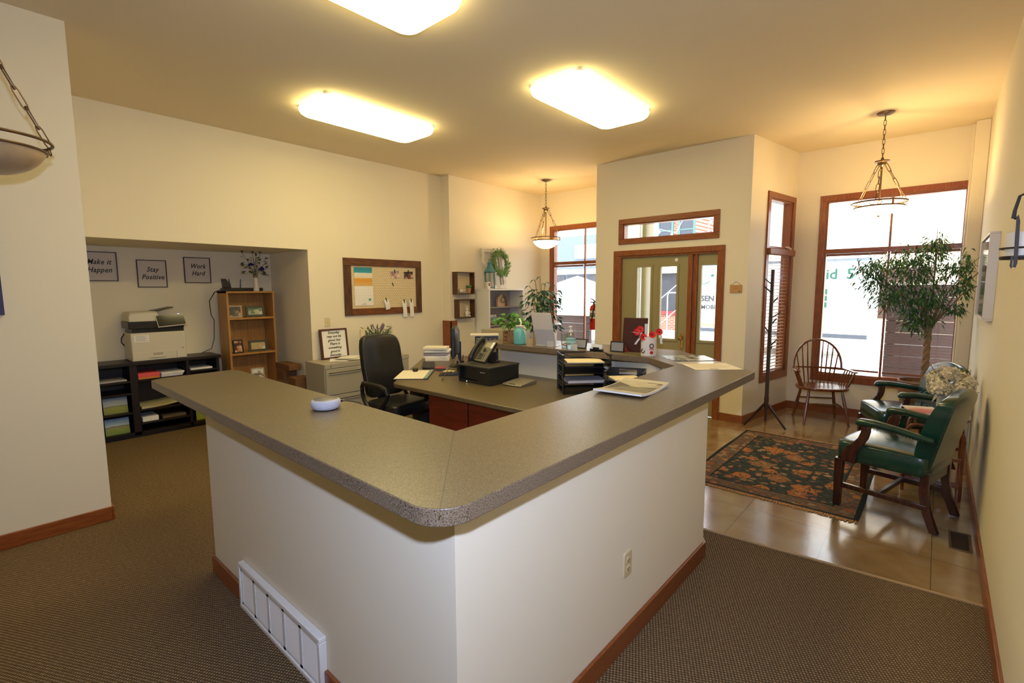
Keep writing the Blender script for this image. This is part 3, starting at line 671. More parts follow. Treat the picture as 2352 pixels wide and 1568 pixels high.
# ------------------------------------------------------------------ ceiling lights and pendants
FLUO = emit('lit_diffuser', (1, .815, .36), 12.6)
def fixture(x0, x1, y0, y1, label, first=[None]):
    if first[0]:
        return dup(first[0], ((x0+x1)/2, (y0+y1)/2, ZC), label=label)
    t = thing('ceiling_light', label, 'ceiling light', ((x0+x1)/2, (y0+y1)/2, ZC), group='fluorescent wraparound ceiling lights')
    w, l = (x1-x0)/2, (y1-y0)/2
    part(G().box(-w*.93, w*.93, -l*.97, l*.97, -.022, 0), 'base_pan', WHITE, t, bevel=.003)
    rings = []
    for k, (s, z) in enumerate(((.0, -.022), (.0, -.050), (.012, -.075), (.035, -.092), (.075, -.100))):
        a, b, r = w-s, l-s, .11-s*.6
        pr = [(a-r, b-r, 0, 90), (-a+r, b-r, 90, 180), (-a+r, -b+r, 180, 270), (a-r, -b+r, 270, 360)]
        rings.append([(px+r*math.cos(R(c0+(c1-c0)*i/6)), py+r*math.sin(R(c0+(c1-c0)*i/6)), z) for px, py, c0, c1 in pr for i in range(7)])
    part(G().loft(rings), 'diffuser', FLUO, t)
    first[0] = t; return t
fixture(-2.77, -2.21, 3.35, 4.62, 'glowing ceiling light nearest the front door')
fixture(-4.68, -4.12, 2.25, 3.52, 'glowing ceiling light above the desk, nearest the pin board wall')
fixture(-2.75, -2.19, .86, 2.13, 'glowing ceiling light cut off by top of the photo')

def links(p0, p1, n, r, w):
    """chain of long links from p0 to p1"""
    p0, p1 = V(p0), V(p1); g = G(); d = (p1-p0)/n; t = d.normalized(); a = t.cross(V((0, 0, 1)))
    if a.length < .05: a = V((1, 0, 0))
    a.normalize(); b = t.cross(a)
    for k in range(n):
        c = p0+d*(k+.5); L = d.length*.58; s = a if k % 2 else b; pts = []
        for i in range(12):
            q = 2*PI*i/12; pts.append(c+t*(L*max(-1, min(1, 1.25*math.cos(q))))+s*w*max(-1, min(1, 1.3*math.sin(q))))
        g.tube(pts, r, 5, closed=True)
    return g
def pendant(x, y, zr, rr, zh, label, lit, zc=ZC, bowl_d=.13, rz=20):
    t = thing('pendant_lamp', label, 'pendant lamp', (x, y, zc), rz, 'bowl pendant lamps on chains')
    h, r = zh-zc, zr-zc
    part(G().lathe([(.002, 0), (.075, 0), (.073, -.008), (.055, -.020), (.015, -.030), (.002, -.032)]), 'ceiling_canopy', BRONZE, t)
    n = max(4, int((-h)/.052)); part(links((0, 0, -.03), (0, 0, h+.035), n, .0028, .010), 'suspension_chain', BRONZE, t)
    part(G().lathe([(.012, .04), (.014, .012), (.062, .010), (.064, .0), (.040, -.008), (.032, -.035), (.012, -.05), (.002, -.05)], (0, 0, h)), 'hub', BRONZE, t)
    part(G().cyl((0, 0, h-.03), (0, 0, r+.01), .008, n=10), 'centre_rod', BRONZE, t)
    g = G(); cir = lambda q, z: [(q*math.cos(2*PI*k/48), q*math.sin(2*PI*k/48), z) for k in range(48)]
    g.tube(cir(rr, r), .0075, 8, closed=True); g.tube(cir(rr*.90, r-.045), .0065, 8, closed=True)
    for k in range(24):
        if k % 8 < 2:
            a = 2*PI*(k/24); c = V((rr*.955*math.cos(a), rr*.955*math.sin(a), r-.022)); tn = V((-math.sin(a), math.cos(a), 0))
            g.tube([c+tn*.02*math.cos(2*PI*i/14)+V((-math.cos(a)*.25, -math.sin(a)*.25, 1))*.02*math.sin(2*PI*i/14) for i in range(14)], .003, 5, closed=True)
    part(g, 'rim_rings', BRONZE, t)
    for k in range(3):
        a = 2*PI*k/3+.13; e = V((rr*math.cos(a), rr*math.sin(a), r+.01)); s = V((.035*math.cos(a), .035*math.sin(a), h-.02))
        part(links(s, e, 5, .0035, .012), 'link_chain', BRONZE, t)
    prof = [(rr*.90*math.sin(q), -.045-bowl_d+bowl_d*(1-math.cos(q))/(1-math.cos(1.25))*1.0) for q in (1.25*i/9 for i in range(10))]
    sc = rr*.90/prof[-1][0]; prof = [(max(.002, p[0]*sc), p[1]) for p in prof]
    inner = [(p[0]*.96, p[1]+.006) for p in prof]
    part(G().lathe(prof+inner[::-1], (0, 0, r), 32), 'glass_bowl', lit, t)
    g = G(); g.lathe([(.002, -.045-bowl_d-.012), (.014, -.045-bowl_d-.006), (.010, -.045-bowl_d+.004), (.002, -.045-bowl_d+.008)], (0, 0, r), 12); part(g, 'finial', BRONZE, t)
    return t
LITB = mat('lit_alabaster', (.85, .74, .55), .4, emis=(1, .80, .45), est=2.8)
UNLIT = mat('alabaster_glass', (.50, .38, .24), .35, noise=(6, (.38, .27, .16)))
pendant(-.52, 6.25, 2.475, .232, 2.875, 'lit bowl pendant lamp hanging in right bay before ficus tree', LITB, bowl_d=.085)
pendant(-4.837, 6.359, 2.44, .235, 2.90, 'lit bowl pendant lamp hanging before left window', LITB, bowl_d=.13)
pendant(-3.60, .175, 2.385, .232, 2.855, 'unlit bronze bowl pendant cut off by left edge of photo', UNLIT, bowl_d=.13, rz=-26)

# wall sconce at the right edge
t = thing('wall_sconce', 'dark iron candle sconce with frosted glass cylinder on right wall', 'sconce', (.225, 2.66, 1.69))
sx, sy = .225, 2.66; g = W(t); sh = lambda pts: [(p[0]-.026, p[1]-.023, p[2]) for p in pts]
g.tube([(.285, sy, 1.955), (.285, sy-.03, 1.957)]+sh([(.235, 2.595, 1.957), (.222, 2.592, 1.950), (.213, 2.592, 1.90), (.211, 2.592, 1.872)]), [.005, .005, .005, .006, .007, .008], sq=True)
g.tube(sh([(.214, 2.592, 1.868), (.221, 2.592, 1.880), (.224, 2.592, 1.86), (.2255, 2.592, 1.80), (.228, 2.592, 1.71), (.226, 2.592, 1.695), (.220, 2.592, 1.693), (.217, 2.592, 1.70), (.218, 2.592, 1.735)]), [.005, .006, .007, .0075, .007, .006, .005, .005, .004], sq=True)
g.tube([(.289, sy, 1.97), (.289, sy, 1.70)], .011, sq=True); g.tube([(.287, sy, 1.73), (sx+.04, sy, 1.73)], .007, sq=True)
g.tube([(sx+.062*math.cos(2*PI*k/28), sy+.066*math.sin(2*PI*k/28), 1.768) for k in range(28)], .0035, 6, closed=True)
part(g, 'iron_bracket', IRON, t)
part(W(t).lathe([(.002, 0), (.060, .002), (.062, .006), (.062, .014), (.056, .015), (.002, .010)], (sx, sy, 1.724), 28), 'tray', IRON, t)
part(W(t).lathe([(.050, 0), (.050, .090), (.046, .090), (.046, .004), (.002, .004), (.002, 0)], (sx, sy, 1.736), 28), 'glass_cylinder', mat('frosted_glass', (.66, .62, .52), .35, spec=.4), t)
# framed picture on the right wall
t = thing('framed_picture', 'silver-edged framed picture hanging on right wall', 'picture frame', (.27, 5.25, 1.36))
M = INV[t.name] @ frame((.29, 4.72, 0), (0, 1, 0), (0, 0, 1)) @ Matrix.Scale(-1, 4, (0, 0, 1))
fr = part(ring(G(M), 0, .95, 1.385, 2.0, .014, .0, .055), 'frame', mat('pale_satin_frame', (.66, .60, .52), .35), t, bevel=.002)
part(G(M).box(.012, .938, 1.397, 1.988, .01, .045), 'glazed_print', mat('glazed_grey_print', (.13, .14, .13), .08, spec=.35), t)
# purple canvas on the near left wall
t = thing('canvas_picture', 'dark purple-blue canvas at left edge of photo on near wall', 'picture', (-4.33, -.3, 1.482))
M = INV[t.name] @ LEFTW(-4.35, 0, 0)
part(G(M).box(-.9, .192, 1.482, 2.2, 0, .03), 'canvas', mat('indigo_canvas', (.055, .045, .16), .6, noise=(3, (.03, .03, .10))), t, bevel=.003)

# ------------------------------------------------------------------ green leather armchairs
def armchair():
    t = thing('armchair', 'nearer green leather armchair with brass nailheads on the rug edge', 'armchair', (0, 0, 0), 0, 'green leather armchairs by the right wall')
    g = G(); g.mark(); g.sq((0, 0, .425), (.56, .55, .15), .22, nu=36, nv=14)
    g.warp(lambda p: V((p.x*(1-.09*(p.y+.27)), p.y, p.z+(.028*math.cos(p.x*5)*math.cos(p.y*4.6) if p.z > .43 else 0))))
    part(g, 'seat', GREENL, t)
    # back: a slab that leans back and flares, with the outside back running down to the rail
    def back(u, v, d):
        w = (.235+.028*v)*(1-.10*max(0, v-.9)*8*abs(u)**2)
        z = .36+.555*v+.022*(1-u*u)*max(0, v-.5)*2
        y = .215+.03*v+.095*v*v
        th = .055+.050*math.sin(PI*min(1, v*1.02))**.6+.012
        return (u*w, y+(th*(d-.45)), z)
    rings = []
    for v in [0, .05, .15, .3, .45, .6, .75, .87, .94, .98, 1.0]:
        r = []; k = 1 if v < .9 else (1-.25*((v-.9)/.1)**2)
        for i in range(21): u = -1+2*i/20; x, y, z = back(u, v, 0); r.append((x*k, y+(1-k)*.05, z))
        for i in range(21): u = 1-2*i/20; x, y, z = back(u, v, 1); r.append((x*k, y-(1-k)*.05, z))
        rings.append(r)
    bk = part(G().loft(rings), 'backrest', GREENL, t, smooth=60)
    g = G()
    for row, v in enumerate((.30, .47, .64)):
        for i in range(4 if row % 2 else 3):
            u = (-.66+.44*i) if row % 2 else (-.44+.44*i); x, y, z = back(u, v, 0); g.sq((x, y-.004, z), (.022, .014, .022), 1, nu=10, nv=6)
    part(g, 'tufting_buttons', GREENL, bk)
    g = G()
    for s in (-1, 1):
        for k in range(34):
            v = .04+.92*k/33; x, y, z = back(s, v, .92); g.sq((x+s*.001, y, z), (.006, .0075, .0075), 1, nu=6, nv=4)
    part(g, 'nailhead_trim', BRONZE, bk)
    for s in (-1, 1):
        g = G(); g.mark()
        g.loft([[(s*.285+.032*w*math.cos(a), y, z+.026*w*math.sin(a)) for a in (2*PI*k/14 for k in range(14))] for y, z, w in ((-.150, .655, .35), (-.143, .659, .8), (-.123, .664, 1.05), (-.03, .668, 1), (.10, .654, .95), (.20, .636, .9), (.29, .625, .8))])
        arm = part(g, 'arm_pad', GREENL, t)
        g = G()
        for k in range(20):
            y = -.125+.36*k/19; z = .645-.06*max(0, y); g.sq((s*.285+s*.027, y, z-.012), (.006, .0065, .0065), 1, nu=6, nv=4)
        part(g, 'nailhead_trim', BRONZE, arm)
        pts = [(-.085, .645, .026), (-.085, .60, .026), (-.098, .55, .028), (-.128, .50, .034), (-.165, .455, .042), (-.178, .40, .046), (-.178, .355, .046)]
        g = G(); g.loft([[(s*.285-.018, y-w, z), (s*.285+.018, y-w, z), (s*.285+.018, y+w, z), (s*.285-.018, y+w, z)] for y, z, w in pts])
        part(g, 'arm_support', MAHOG, t, bevel=.004)
        part(G().loft([[(s*.245-a, -.25-b, z), (s*.245+a, -.25-b, z), (s*.245+a, -.25+b, z), (s*.245-a, -.25+b, z)] for z, a, b in ((0, .021, .021), (.36, .027, .027))]), 'leg', MAHOG, t, bevel=.004)
        part(G().loft([[(s*.225-.021, y-.024, z), (s*.225+.021, y-.024, z), (s*.225+.021, y+.024, z), (s*.225-.021, y+.024, z)] for y, z in ((.315, 0), (.270, .12), (.245, .25), (.245, .40))]), 'leg', MAHOG, t, bevel=.004)
        part(G().box(s*.238-.012, s*.238+.012, -.24, .27, .14, .175), 'stretcher', MAHOG, t, bevel=.003)
    part(G().box(-.235, .235, -.02, .006, .14, .172), 'stretcher', MAHOG, t, bevel=.003)
    part(G().box(-.25, .25, -.262, -.235, .33, .37), 'seat_rail', MAHOG, t)
    part(G().box(-.235, .235, .235, .262, .30, .38), 'seat_rail', MAHOG, t)
    return t
ac = armchair(); ac.location = (-.172, 4.40, .012); ac.rotation_euler.z = R(-104)
dup(ac, (-.186, 5.80, .001), -68, 'farther green leather armchair with tufted back beside the ficus')
# ------------------------------------------------------------------ side table, magazines, bouquet
t = thing('side_table', 'bentwood side table between the green armchairs', 'table', (.045, 5.08, .001))
part(G().loft([[(a*.205*math.copysign(abs(math.cos(q))**.7, math.cos(q)), a*.23*math.copysign(abs(math.sin(q))**.7, math.sin(q)), z) for q in (2*PI*k/36 for k in range(36))] for a, z in ((.97, .60), (1, .605), (1, .618), (.98, .622))]), 'tabletop', CHAIRW, t)
for yy in (-.18, .18):
    pts = [(-.17, yy, 0), (-.17, yy, .46)] + [(-.17+.06-.06*math.cos(R(a)), yy, .46+.09*math.sin(R(a))) for a in (30, 60, 90)] + [(.11+.06*math.sin(R(a)), yy, .46+.09*math.cos(R(a))) for a in (0, 30, 60, 90)] + [(.17, yy, 0)]
    part(G().tube(pts, .013, 8), 'arched_leg', CHAIRW, t)
    part(G().box(-.17, .17, yy-.01, yy+.01, .30, .325), 'crossbar', CHAIRW, t)
    part(G().box(-.17, .17, yy-.01, yy+.01, .10, .125), 'crossbar', CHAIRW, t)
part(G().box(-.16, .16, -.18, .18, .125, .137), 'shelf', CHAIRW, t)
for x in (-.12, .12): part(G().box(x-.01, x+.01, -.17, .17, .546, .60), 'apron', CHAIRW, t)
def magazine(nm, c, rz, sz, m, label, group=None, th=.006, curl=0, cat_='magazine'):
    t = thing(nm, label, cat_, c, rz, group)
    w, h = sz
    rings = []
    n = 8
    g = G()
    g.loft([[(-w/2, y, z0), (w/2, y, z0), (w/2, y, z0+th), (-w/2, y, z0+th)] for y, z0 in ((h*(i/n-.5), curl*(2*abs(i/n-.5))**2) for i in range(n+1))])
    part(g, 'pages', PAPER, t)
    g = G()
    g.sheet(lambda u, v: ((u-.5)*w*.985, (v-.5)*h*.985, curl*(2*abs(v-.5))**2+th+.0006), 2, 8)
    part(g, 'cover', m, t)
    return t
magazine('magazine', (-.03, 5.12, .623), 20, (.21, .28), bands('red_cover', 1, ((0, (.5, .06, .03)), (.5, (.6, .16, .05)), (.8, (.75, .6, .4)), (1, (.8, .75, .7))), -.14, .14), 'red and orange magazine lying on the bentwood side table')
magazine('magazine', (.03, 5.0, .138), 5, (.22, .28), speck('grey_cover', ((.6, .6, .62), (.75, .74, .72), (.4, .42, .45)), 14), 'pale magazine on lower shelf of the bentwood side table', th=.02)
t = thing('flower_bouquet', 'cream hydrangea bouquet in grey vase on the bentwood side table', 'flowers', (.10, 5.03, .622))
part(G().lathe([(.045, 0), (.055, .01), (.062, .08), (.058, .16), (.068, .20), (.062, .20), (.050, .15), (.04, .02)], n=20), 'vase', mat('grey_vase', (.42, .43, .42), .35), t)
PET = mat('cream_petal', (.80, .68, .40), .6, noise=(40, (.82, .74, .52))); PETG = mat('silver_leaf', (.34, .37, .30), .6, noise=(20, (.45, .46, .38)))
rg = V((.752, .659, 0)); fwv = V((-.659, .752, 0))
for k, (a, d, z, r) in enumerate(((-.125, -.06, .24, .075), (.015, .05, .315, .07), (.11, -.02, .27, .075), (.0, -.11, .23, .055), (-.06, .06, .29, .05), (.07, .05, .33, .045))):
    c = rg*a+fwv*d+V((0, 0, z)); c.x = min(c.x, .12); g = G()
    for i in range(190):
        q = rnd(0, 2*PI); ph = math.acos(rnd(-.75, 1)); n = V((math.sin(ph)*math.cos(q), math.sin(ph)*math.sin(q), math.cos(ph))); p = c+n*r*rnd(.62, .9)
        tn = n.cross(V((rnd(-1, 1), rnd(-1, 1), rnd(-1, 1)))).normalized(); g.leaf(p, tn+n*.75, n, .026, .020, .2)
    g.sq(c, (r*1.15, r*1.15, r*1.15), 1, nu=12, nv=8); part(g, 'bloom', PET, t, smooth=None)
g = G()
for i in range(60):
    q = rnd(0, 2*PI); p = V((.05*math.cos(q), .05*math.sin(q), rnd(.18, .30))); g.leaf(p, (math.cos(q), math.sin(q), rnd(-.5, .8)), (0, 0, 1), rnd(.07, .12), .035, .3)
part(g, 'leaves', PETG, t)
g = G()
for i in range(9):
    q = rnd(0, 2*PI); L = rnd(.3, .40); g.tube([(0, 0, .1), (.04*math.cos(q), .04*math.sin(q), .24), (.12*math.cos(q), .12*math.sin(q), L)], .0022, 5)
part(g, 'twigs', BARK, t)
# ------------------------------------------------------------------ windsor chair
def windsor():
    t = thing('windsor_chair', 'bow-back wooden windsor armchair in the bay window corner', 'chair', (-1.0, 6.83, .001), 27)
    g = G(); g.mark(); g.sq((0, .0, .425), (.54, .46, .045), .35, .75, nu=36, nv=10)
    g.warp(lambda p: V((p.x, p.y, p.z-(.012*math.exp(-((p.x/.15)**2+(p.y/.15)**2)) if p.z > .43 else 0)))); part(g, 'seat', CHAIRW, t)
    bow = [(.265*math.cos(R(a)), .195+.05*max(0, math.sin(R(a)))-.02, .62+.36*math.sin(R(a))**.85 if 0 < a < 180 else .62) for a in range(0, 181, 10)]
    part(G().tube(bow, .0125, 8), 'bow', CHAIRW, t)
    def bowz(x): return .62+.36*max(0, 1-(x/.265)**2)**.42
    for k in range(9):
        x = -.20+.05*k; zt = bowz(x*1.15)
        part(G().tube([(x*.86, .185, .44), (x, .195, .62), (x*1.15, .205, zt)], [.0065, .0085, .0055], 7), 'spindle', CHAIRW, t)
    # arm rail: bent all round at arm height
    rail = [(-.30, -.14, .63), (-.295, 0, .632), (-.28, .12, .634), (-.22, .20, .635), (0, .225, .635), (.22, .20, .635), (.28, .12, .634), (.295, 0, .632), (.30, -.14, .63)]
    g = G(); g.loft([[(p[0]*(1+s*.075), p[1]-(.0 if abs(p[0]) > .25 else s*.018), p[2]+dz) for s, dz in ((-1, -.008), (1, -.008), (1, .008), (-1, .008))] for p in rail]); part(g, 'arm_rail', CHAIRW, t, bevel=.003)
    for s in (-1, 1):
        part(G().tube([(s*.235, -.10, .44), (s*.275, -.115, .55), (s*.298, -.12, .625)], [.011, .014, .009], 8), 'arm_post', CHAIRW, t)
        for k in range(4):
            y = -.06+.055*k; part(G().tube([(s*(.235-.006*k), y, .44), (s*(.292-.004*k), y-.005, .625)], .007, 7), 'spindle', CHAIRW, t)
        for fy, ty in ((-.13, -.215), (.14, .20)):
            part(G().tube([(s*.17, fy, .42), (s*.205, (fy+ty)/2, .21), (s*.235, ty, 0)], [.013, .019, .0125], 9), 'leg', CHAIRW, t)
        part(G().tube([(s*.205, -.17, .20), (s*.20, 0, .205), (s*.205, .17, .20)], [.009, .013, .009], 8), 'stretcher', CHAIRW, t)
    part(G().tube([(-.20, 0, .205), (0, 0, .205), (.20, 0, .205)], [.009, .014, .009], 8), 'stretcher', CHAIRW, t)
    part(G().tube([(-.19, .155, .26), (.19, .155, .26)], .009, 8), 'stretcher', CHAIRW, t)
    return t
windsor()
# coat rack
t = thing('coat_rack', 'dark brown tree coat rack with pegs beside narrow window', 'coat rack', (-1.45, 6.2, .001))
DKW = mat('dark_walnut', (.035, .015, .008), .35, noise=(5, (.02, .009, .005)), scale=(5, 5, 1))
part(G().loft([[(a*w, b*w, z) for a, b in ((-1, -1), (1, -1), (1, 1), (-1, 1))] for z, w in ((.20, .021), (.34, .021), (.35, .018), (1.83, .016))]), 'pole', DKW, t)
for ax, ay in ((-.19, -.175), (.235, -.085), (-.05, .21)):
    d = V((ax, ay, 0)).normalized(); g = G(); g.tube([d*.012+V((0, 0, .27)), V((ax, ay, .012))], [.017, .013], sq=True); part(g, 'leg', DKW, t)
part(G().tube([(0, 0, .06), (0, 0, .21)], .016, sq=True), 'foot_post', DKW, t)
for k, (z, s, dd) in enumerate(((1.655, -1, .085), (1.56, -1, .11), (1.435, 1, .09), (1.27, 1, .10), (1.19, 1, .085), (1.10, -1, .085), (.94, 1, .10), (.87, 1, .05))):
    dv = rg*s*(.95 if k != 7 else .5)+fwv*(-.3 if k % 2 else .3); part(G().tube([V((0, 0, z)), dv*dd+V((0, 0, z+.075))], [.0085, .0075], sq=True), 'peg', DKW, t)
# ------------------------------------------------------------------ ficus tree
t = thing('ficus_tree', 'tall ficus tree with braided trunk in wicker basket by right window', 'tree', (-.06, 6.50, .001))
tx, ty = 0, 0
part(G().lathe([(.15, .33), (.17, .36), (.20, .50), (.215, .655), (.20, .66), (.18, .5), (.14, .36)], n=28), 'wicker_basket', mat('wicker', (.26, .11, .035), .7, noise=(60, (.12, .045, .015)), bump=(90, .8), scale=(1, 1, 3)), t)
part(G().lathe([(.002, .60), (.19, .60), (.19, .625), (.002, .63)], n=24), 'soil', mat('moss', (.10, .06, .025), .9), t)
g = G(); g.box(-.19, .19, -.19, .19, .30, .33); part(g, 'stand_top', MAHOG, t)
for a in (-1, 1):
    for b in (-1, 1): part(G().box(a*.16-.018, a*.16+.018, b*.16-.018, b*.16+.018, 0, .30), 'leg', MAHOG, t)
g = G()
for k in range(3):
    g.tube([(.016*math.cos(2*PI*(i/20*2.6+k/3)), .016*math.sin(2*PI*(i/20*2.6+k/3)), .6+.62*i/20) for i in range(21)], [.020-.004*i/20 for i in range(21)], 7)
trunk = part(g, 'trunk', BARK, t)
# clusters: (to the right, away from the camera, height, spread, leaves)
CL = [(-.62, .02, 1.82, .14, 210), (-.50, .10, 1.70, .15, 230), (-.38, -.05, 1.86, .15, 230), (-.44, .02, 1.52, .14, 200), (-.28, .06, 1.58, .16, 260), (-.22, -.04, 1.75, .17, 280), (-.10, .08, 1.90, .16, 240), (-.02, -.05, 1.98, .13, 170), (.06, .06, 2.08, .09, 90),
      (-.12, -.06, 1.55, .16, 250), (-.14, .05, 1.40, .13, 190), (-.16, -.02, 1.24, .10, 120), (-.05, .0, 1.34, .12, 130), (.10, -.10, 1.78, .15, 230), (.20, -.20, 1.85, .14, 210), (.29, -.32, 1.88, .12, 170), (.33, -.38, 1.76, .09, 110), (.18, -.16, 1.62, .13, 180), (.08, .04, 1.48, .12, 150), (.16, -.1, 1.40, .08, 80)]
tips = []
gl = [G(), G()]
for a, d, z, s, n in CL:
    c = rg*a+fwv*d+V((0, 0, z)); tips.append(c)
    for i in range(n):
        p = c+V((random.gauss(0, s*.5), random.gauss(0, s*.5), random.gauss(0, s*.42)))
        if p.x > .285 or p.y > .74: continue
        out = V((p.x-c.x, p.y-c.y, 0)); out = out.normalized() if out.length > 1e-3 else V((1, 0, 0))
        gl[i % 2].leaf(p, out*rnd(.3, 1)+V((rnd(-.6, .6), rnd(-.6, .6), rnd(-1.0, .15))), V((rnd(-.5, .5), rnd(-.5, .5), 1)), rnd(.055, .085), rnd(.013, .020), .25)
g = G()
for i, c in enumerate(tips):
    s = V((rnd(-.015, .015), rnd(-.015, .015), 1.12+.02*(i % 6))); m = s.lerp(c, .45)+V((0, 0, .10)); g.tube([s, m, c, c+(c-m)*.4-V((0, 0, .04))], [.009, .006, .004, .002], 5)
part(g, 'branches', BARK, t)
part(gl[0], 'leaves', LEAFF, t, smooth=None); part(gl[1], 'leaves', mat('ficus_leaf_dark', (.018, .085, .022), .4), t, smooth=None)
# ------------------------------------------------------------------ things on the reception counter
CT = 1.0702
t = thing('smart_speaker', 'round grey fabric smart speaker on left arm of counter', 'speaker', (-2.135, 1.105, CT))
part(G().lathe([(.002, 0), (.052, 0), (.056, .004)], n=36), 'rubber_foot', BLACKM, t)
part(G().lathe([(.056, .004), (.064, .012), (.067, .025), (.066, .038), (.060, .046), (.056, .0475)], n=40), 'fabric_band', speck('grey_fabric', ((.30, .31, .36), (.52, .53, .60), (.62, .63, .70)), 900, .9), t)
part(G().lathe([(.056, .0475), (.054, .0485), (.002, .049)], n=40), 'top_plate', mat('grey_top_plate', (.13, .125, .12), .3), t)
g = G(); g.tube([(-.005, .064, .022), (-.005, .088, .022)], .0055, 8); g.tube([(-.005, .088, .022), (.0, .11, .018), (.015, .14, .010), (.04, .157, .004), (.048, .158, -.012), (.048, .160, -.045)], .0022, 6); part(g, 'power_cable', BLACK, t)
magazine('magazine', (-1.238, 2.415, CT), 4, (.27, .40), mat('sepia_cover', (.55, .48, .33), .5), 'thick booklet with old street photo on right arm of counter', th=.010, curl=.014, cat_='booklet')
bk_ = [o for o in bpy.data.objects if o.name.startswith('magazine') and o.get('category') == 'booklet'][0]
def cover(poly, m, nm, dz):
    g = G(); g.f([g.v((p[0], p[1], .014*(2*abs(p[1]/.40))**2+.0112+dz)) for p in poly]); part(g, nm, m, bk_, smooth=None)
SEP = [mat('sepia_%s' % n, c, .5, noise=(26, c2)) for n, c, c2 in (('sky', (.42, .36, .22), (.52, .45, .29)), ('road', (.17, .145, .085), (.22, .19, .115)), ('dark', (.050, .042, .024), (.10, .085, .05)), ('mid', (.12, .10, .06), (.19, .16, .10)), ('light', (.40, .34, .22), (.30, .26, .16)))]
cover([(-.12, -.125), (.12, -.125), (.12, -.04), (.12, .04), (.12, .15), (-.12, .15), (-.12, .04), (-.12, -.04)], SEP[1], 'printed_picture', .0002)
cover([(-.12, .02), (.12, .03), (.12, .15), (-.12, .15)], SEP[0], 'printed_picture', .0004)
cover([(-.12, -.07), (-.02, .015), (-.035, .07), (-.12, .12)], SEP[2], 'printed_picture', .0006); cover([(-.12, .06), (-.06, .05), (-.06, .075), (-.12, .095)], SEP[4], 'printed_picture', .0008)
cover([(.02, .02), (.12, -.03), (.12, .08), (.05, .06)], SEP[3], 'printed_picture', .0006); cover([(.01, .05), (.05, .045), (.12, .07), (.12, .145), (.04, .15), (-.01, .10)], SEP[2], 'printed_picture', .0008)
cover([(-.012, -.125), (.004, -.125), (.006, .01), (.003, .01)], SEP[4], 'printed_picture', .0006); cover([(-.09, -.125), (-.065, -.125), (-.012, .01), (-.016, .01)], SEP[4], 'printed_picture', .0006)
def leaflet(nm, c, rz, sz, m, label, cat_, group=None, th=.0012):
    g = G(Matrix.Translation(c) @ Matrix.Rotation(R(rz), 4, 'Z')); g.box(-sz[0]/2, sz[0]/2, -sz[1]/2, sz[1]/2, 0, th)
    return solo(g, nm, m, label, cat_, group, smooth=None)
pp = thing('printed_sheet', 'cream printed sheet near the pointed tip of the counter', 'paper', (-1.186, 3.50, CT), 42)
part(G().box(-.165, .165, -.14, .14, 0, .0012), 'sheet', CREAMP, pp)
g = G()
for k in range(15): g.box(-.145, rnd(.02, .145), .115-.015*k, .1205-.015*k, .0012, .0015)
part(g, 'print_lines', mat('faint_print', (.62, .52, .36), .7), pp); part(G().box(-.06, .0, -.128, -.108, .0012, .0016), 'print_block', mat('print_block', (.25, .2, .14), .7), pp)
leaflet('brochure', (-1.44, 3.775, CT), 48, (.34, .20), speck('blue_grey_print', ((.10, .14, .20), (.28, .34, .40), (.55, .56, .54)), 11, .15), 'glossy blue-grey brochure on top of the pile at counter corner', 'brochure', 'glossy brochures at the counter corner', .002)
leaflet('brochure', (-1.50, 3.84, CT-.0001), 40, (.36, .20), speck('teal_print', ((.06, .14, .16), (.30, .40, .40), (.6, .6, .55)), 14, .15), 'glossy teal brochure under the blue one at counter corner', 'brochure', 'glossy brochures at the counter corner', .0018)
leaflet('brochure', (-1.31, 3.62, CT), 44, (.34, .09), mat('white_gloss', (.72, .72, .74), .12), 'white glossy leaflet between brochures and cream sheet', 'brochure', 'glossy brochures at the counter corner', .0015)
# tin of poppies
t = thing('poppy_tin', 'white tin with printed circles holding red paper poppies', 'tin', (-1.79, 3.765, CT), 20)
part(G().lathe([(.002, 0), (.062, 0), (.062, .155), (.059, .155), (.058, .006), (.002, .006)], n=28), 'tin', mat('cream_tin', (.78, .72, .65), .4), t)
for a, z, m, r in ((-62, .085, GYT, .016), (-130, .04, GYT, .016), (-62, .03, REDP, .016)):
    M = Matrix.Rotation(R(a), 4, 'Z') @ Matrix.Translation((.0625, 0, z)); g = G(M)
    if m is REDP: g.sq((0, 0, 0), (.003, .028, .026), .9)
    else: g.tube([(0, r*math.cos(q), r*math.sin(q)) for q in (2*PI*k/18 for k in range(18))], .004, 5, closed=True)
    part(g, 'printed_mark', m, t)
g = G(Matrix.Rotation(R(-62), 4, 'Z'))
for q in (-.012, .0, .012): g.box(.0615, .0632, q-.003, q+.003, .050, .068)
part(g, 'printed_mark', REDP, t)
RED = mat('poppy_red', (.75, .015, .012), .55); RIB = mat('white_ribbon', (.80, .78, .76), .6)
cr = V((.752, .659, 0)); cf = V((.659, -.752, 0)); Zv = V((0, 0, 1))
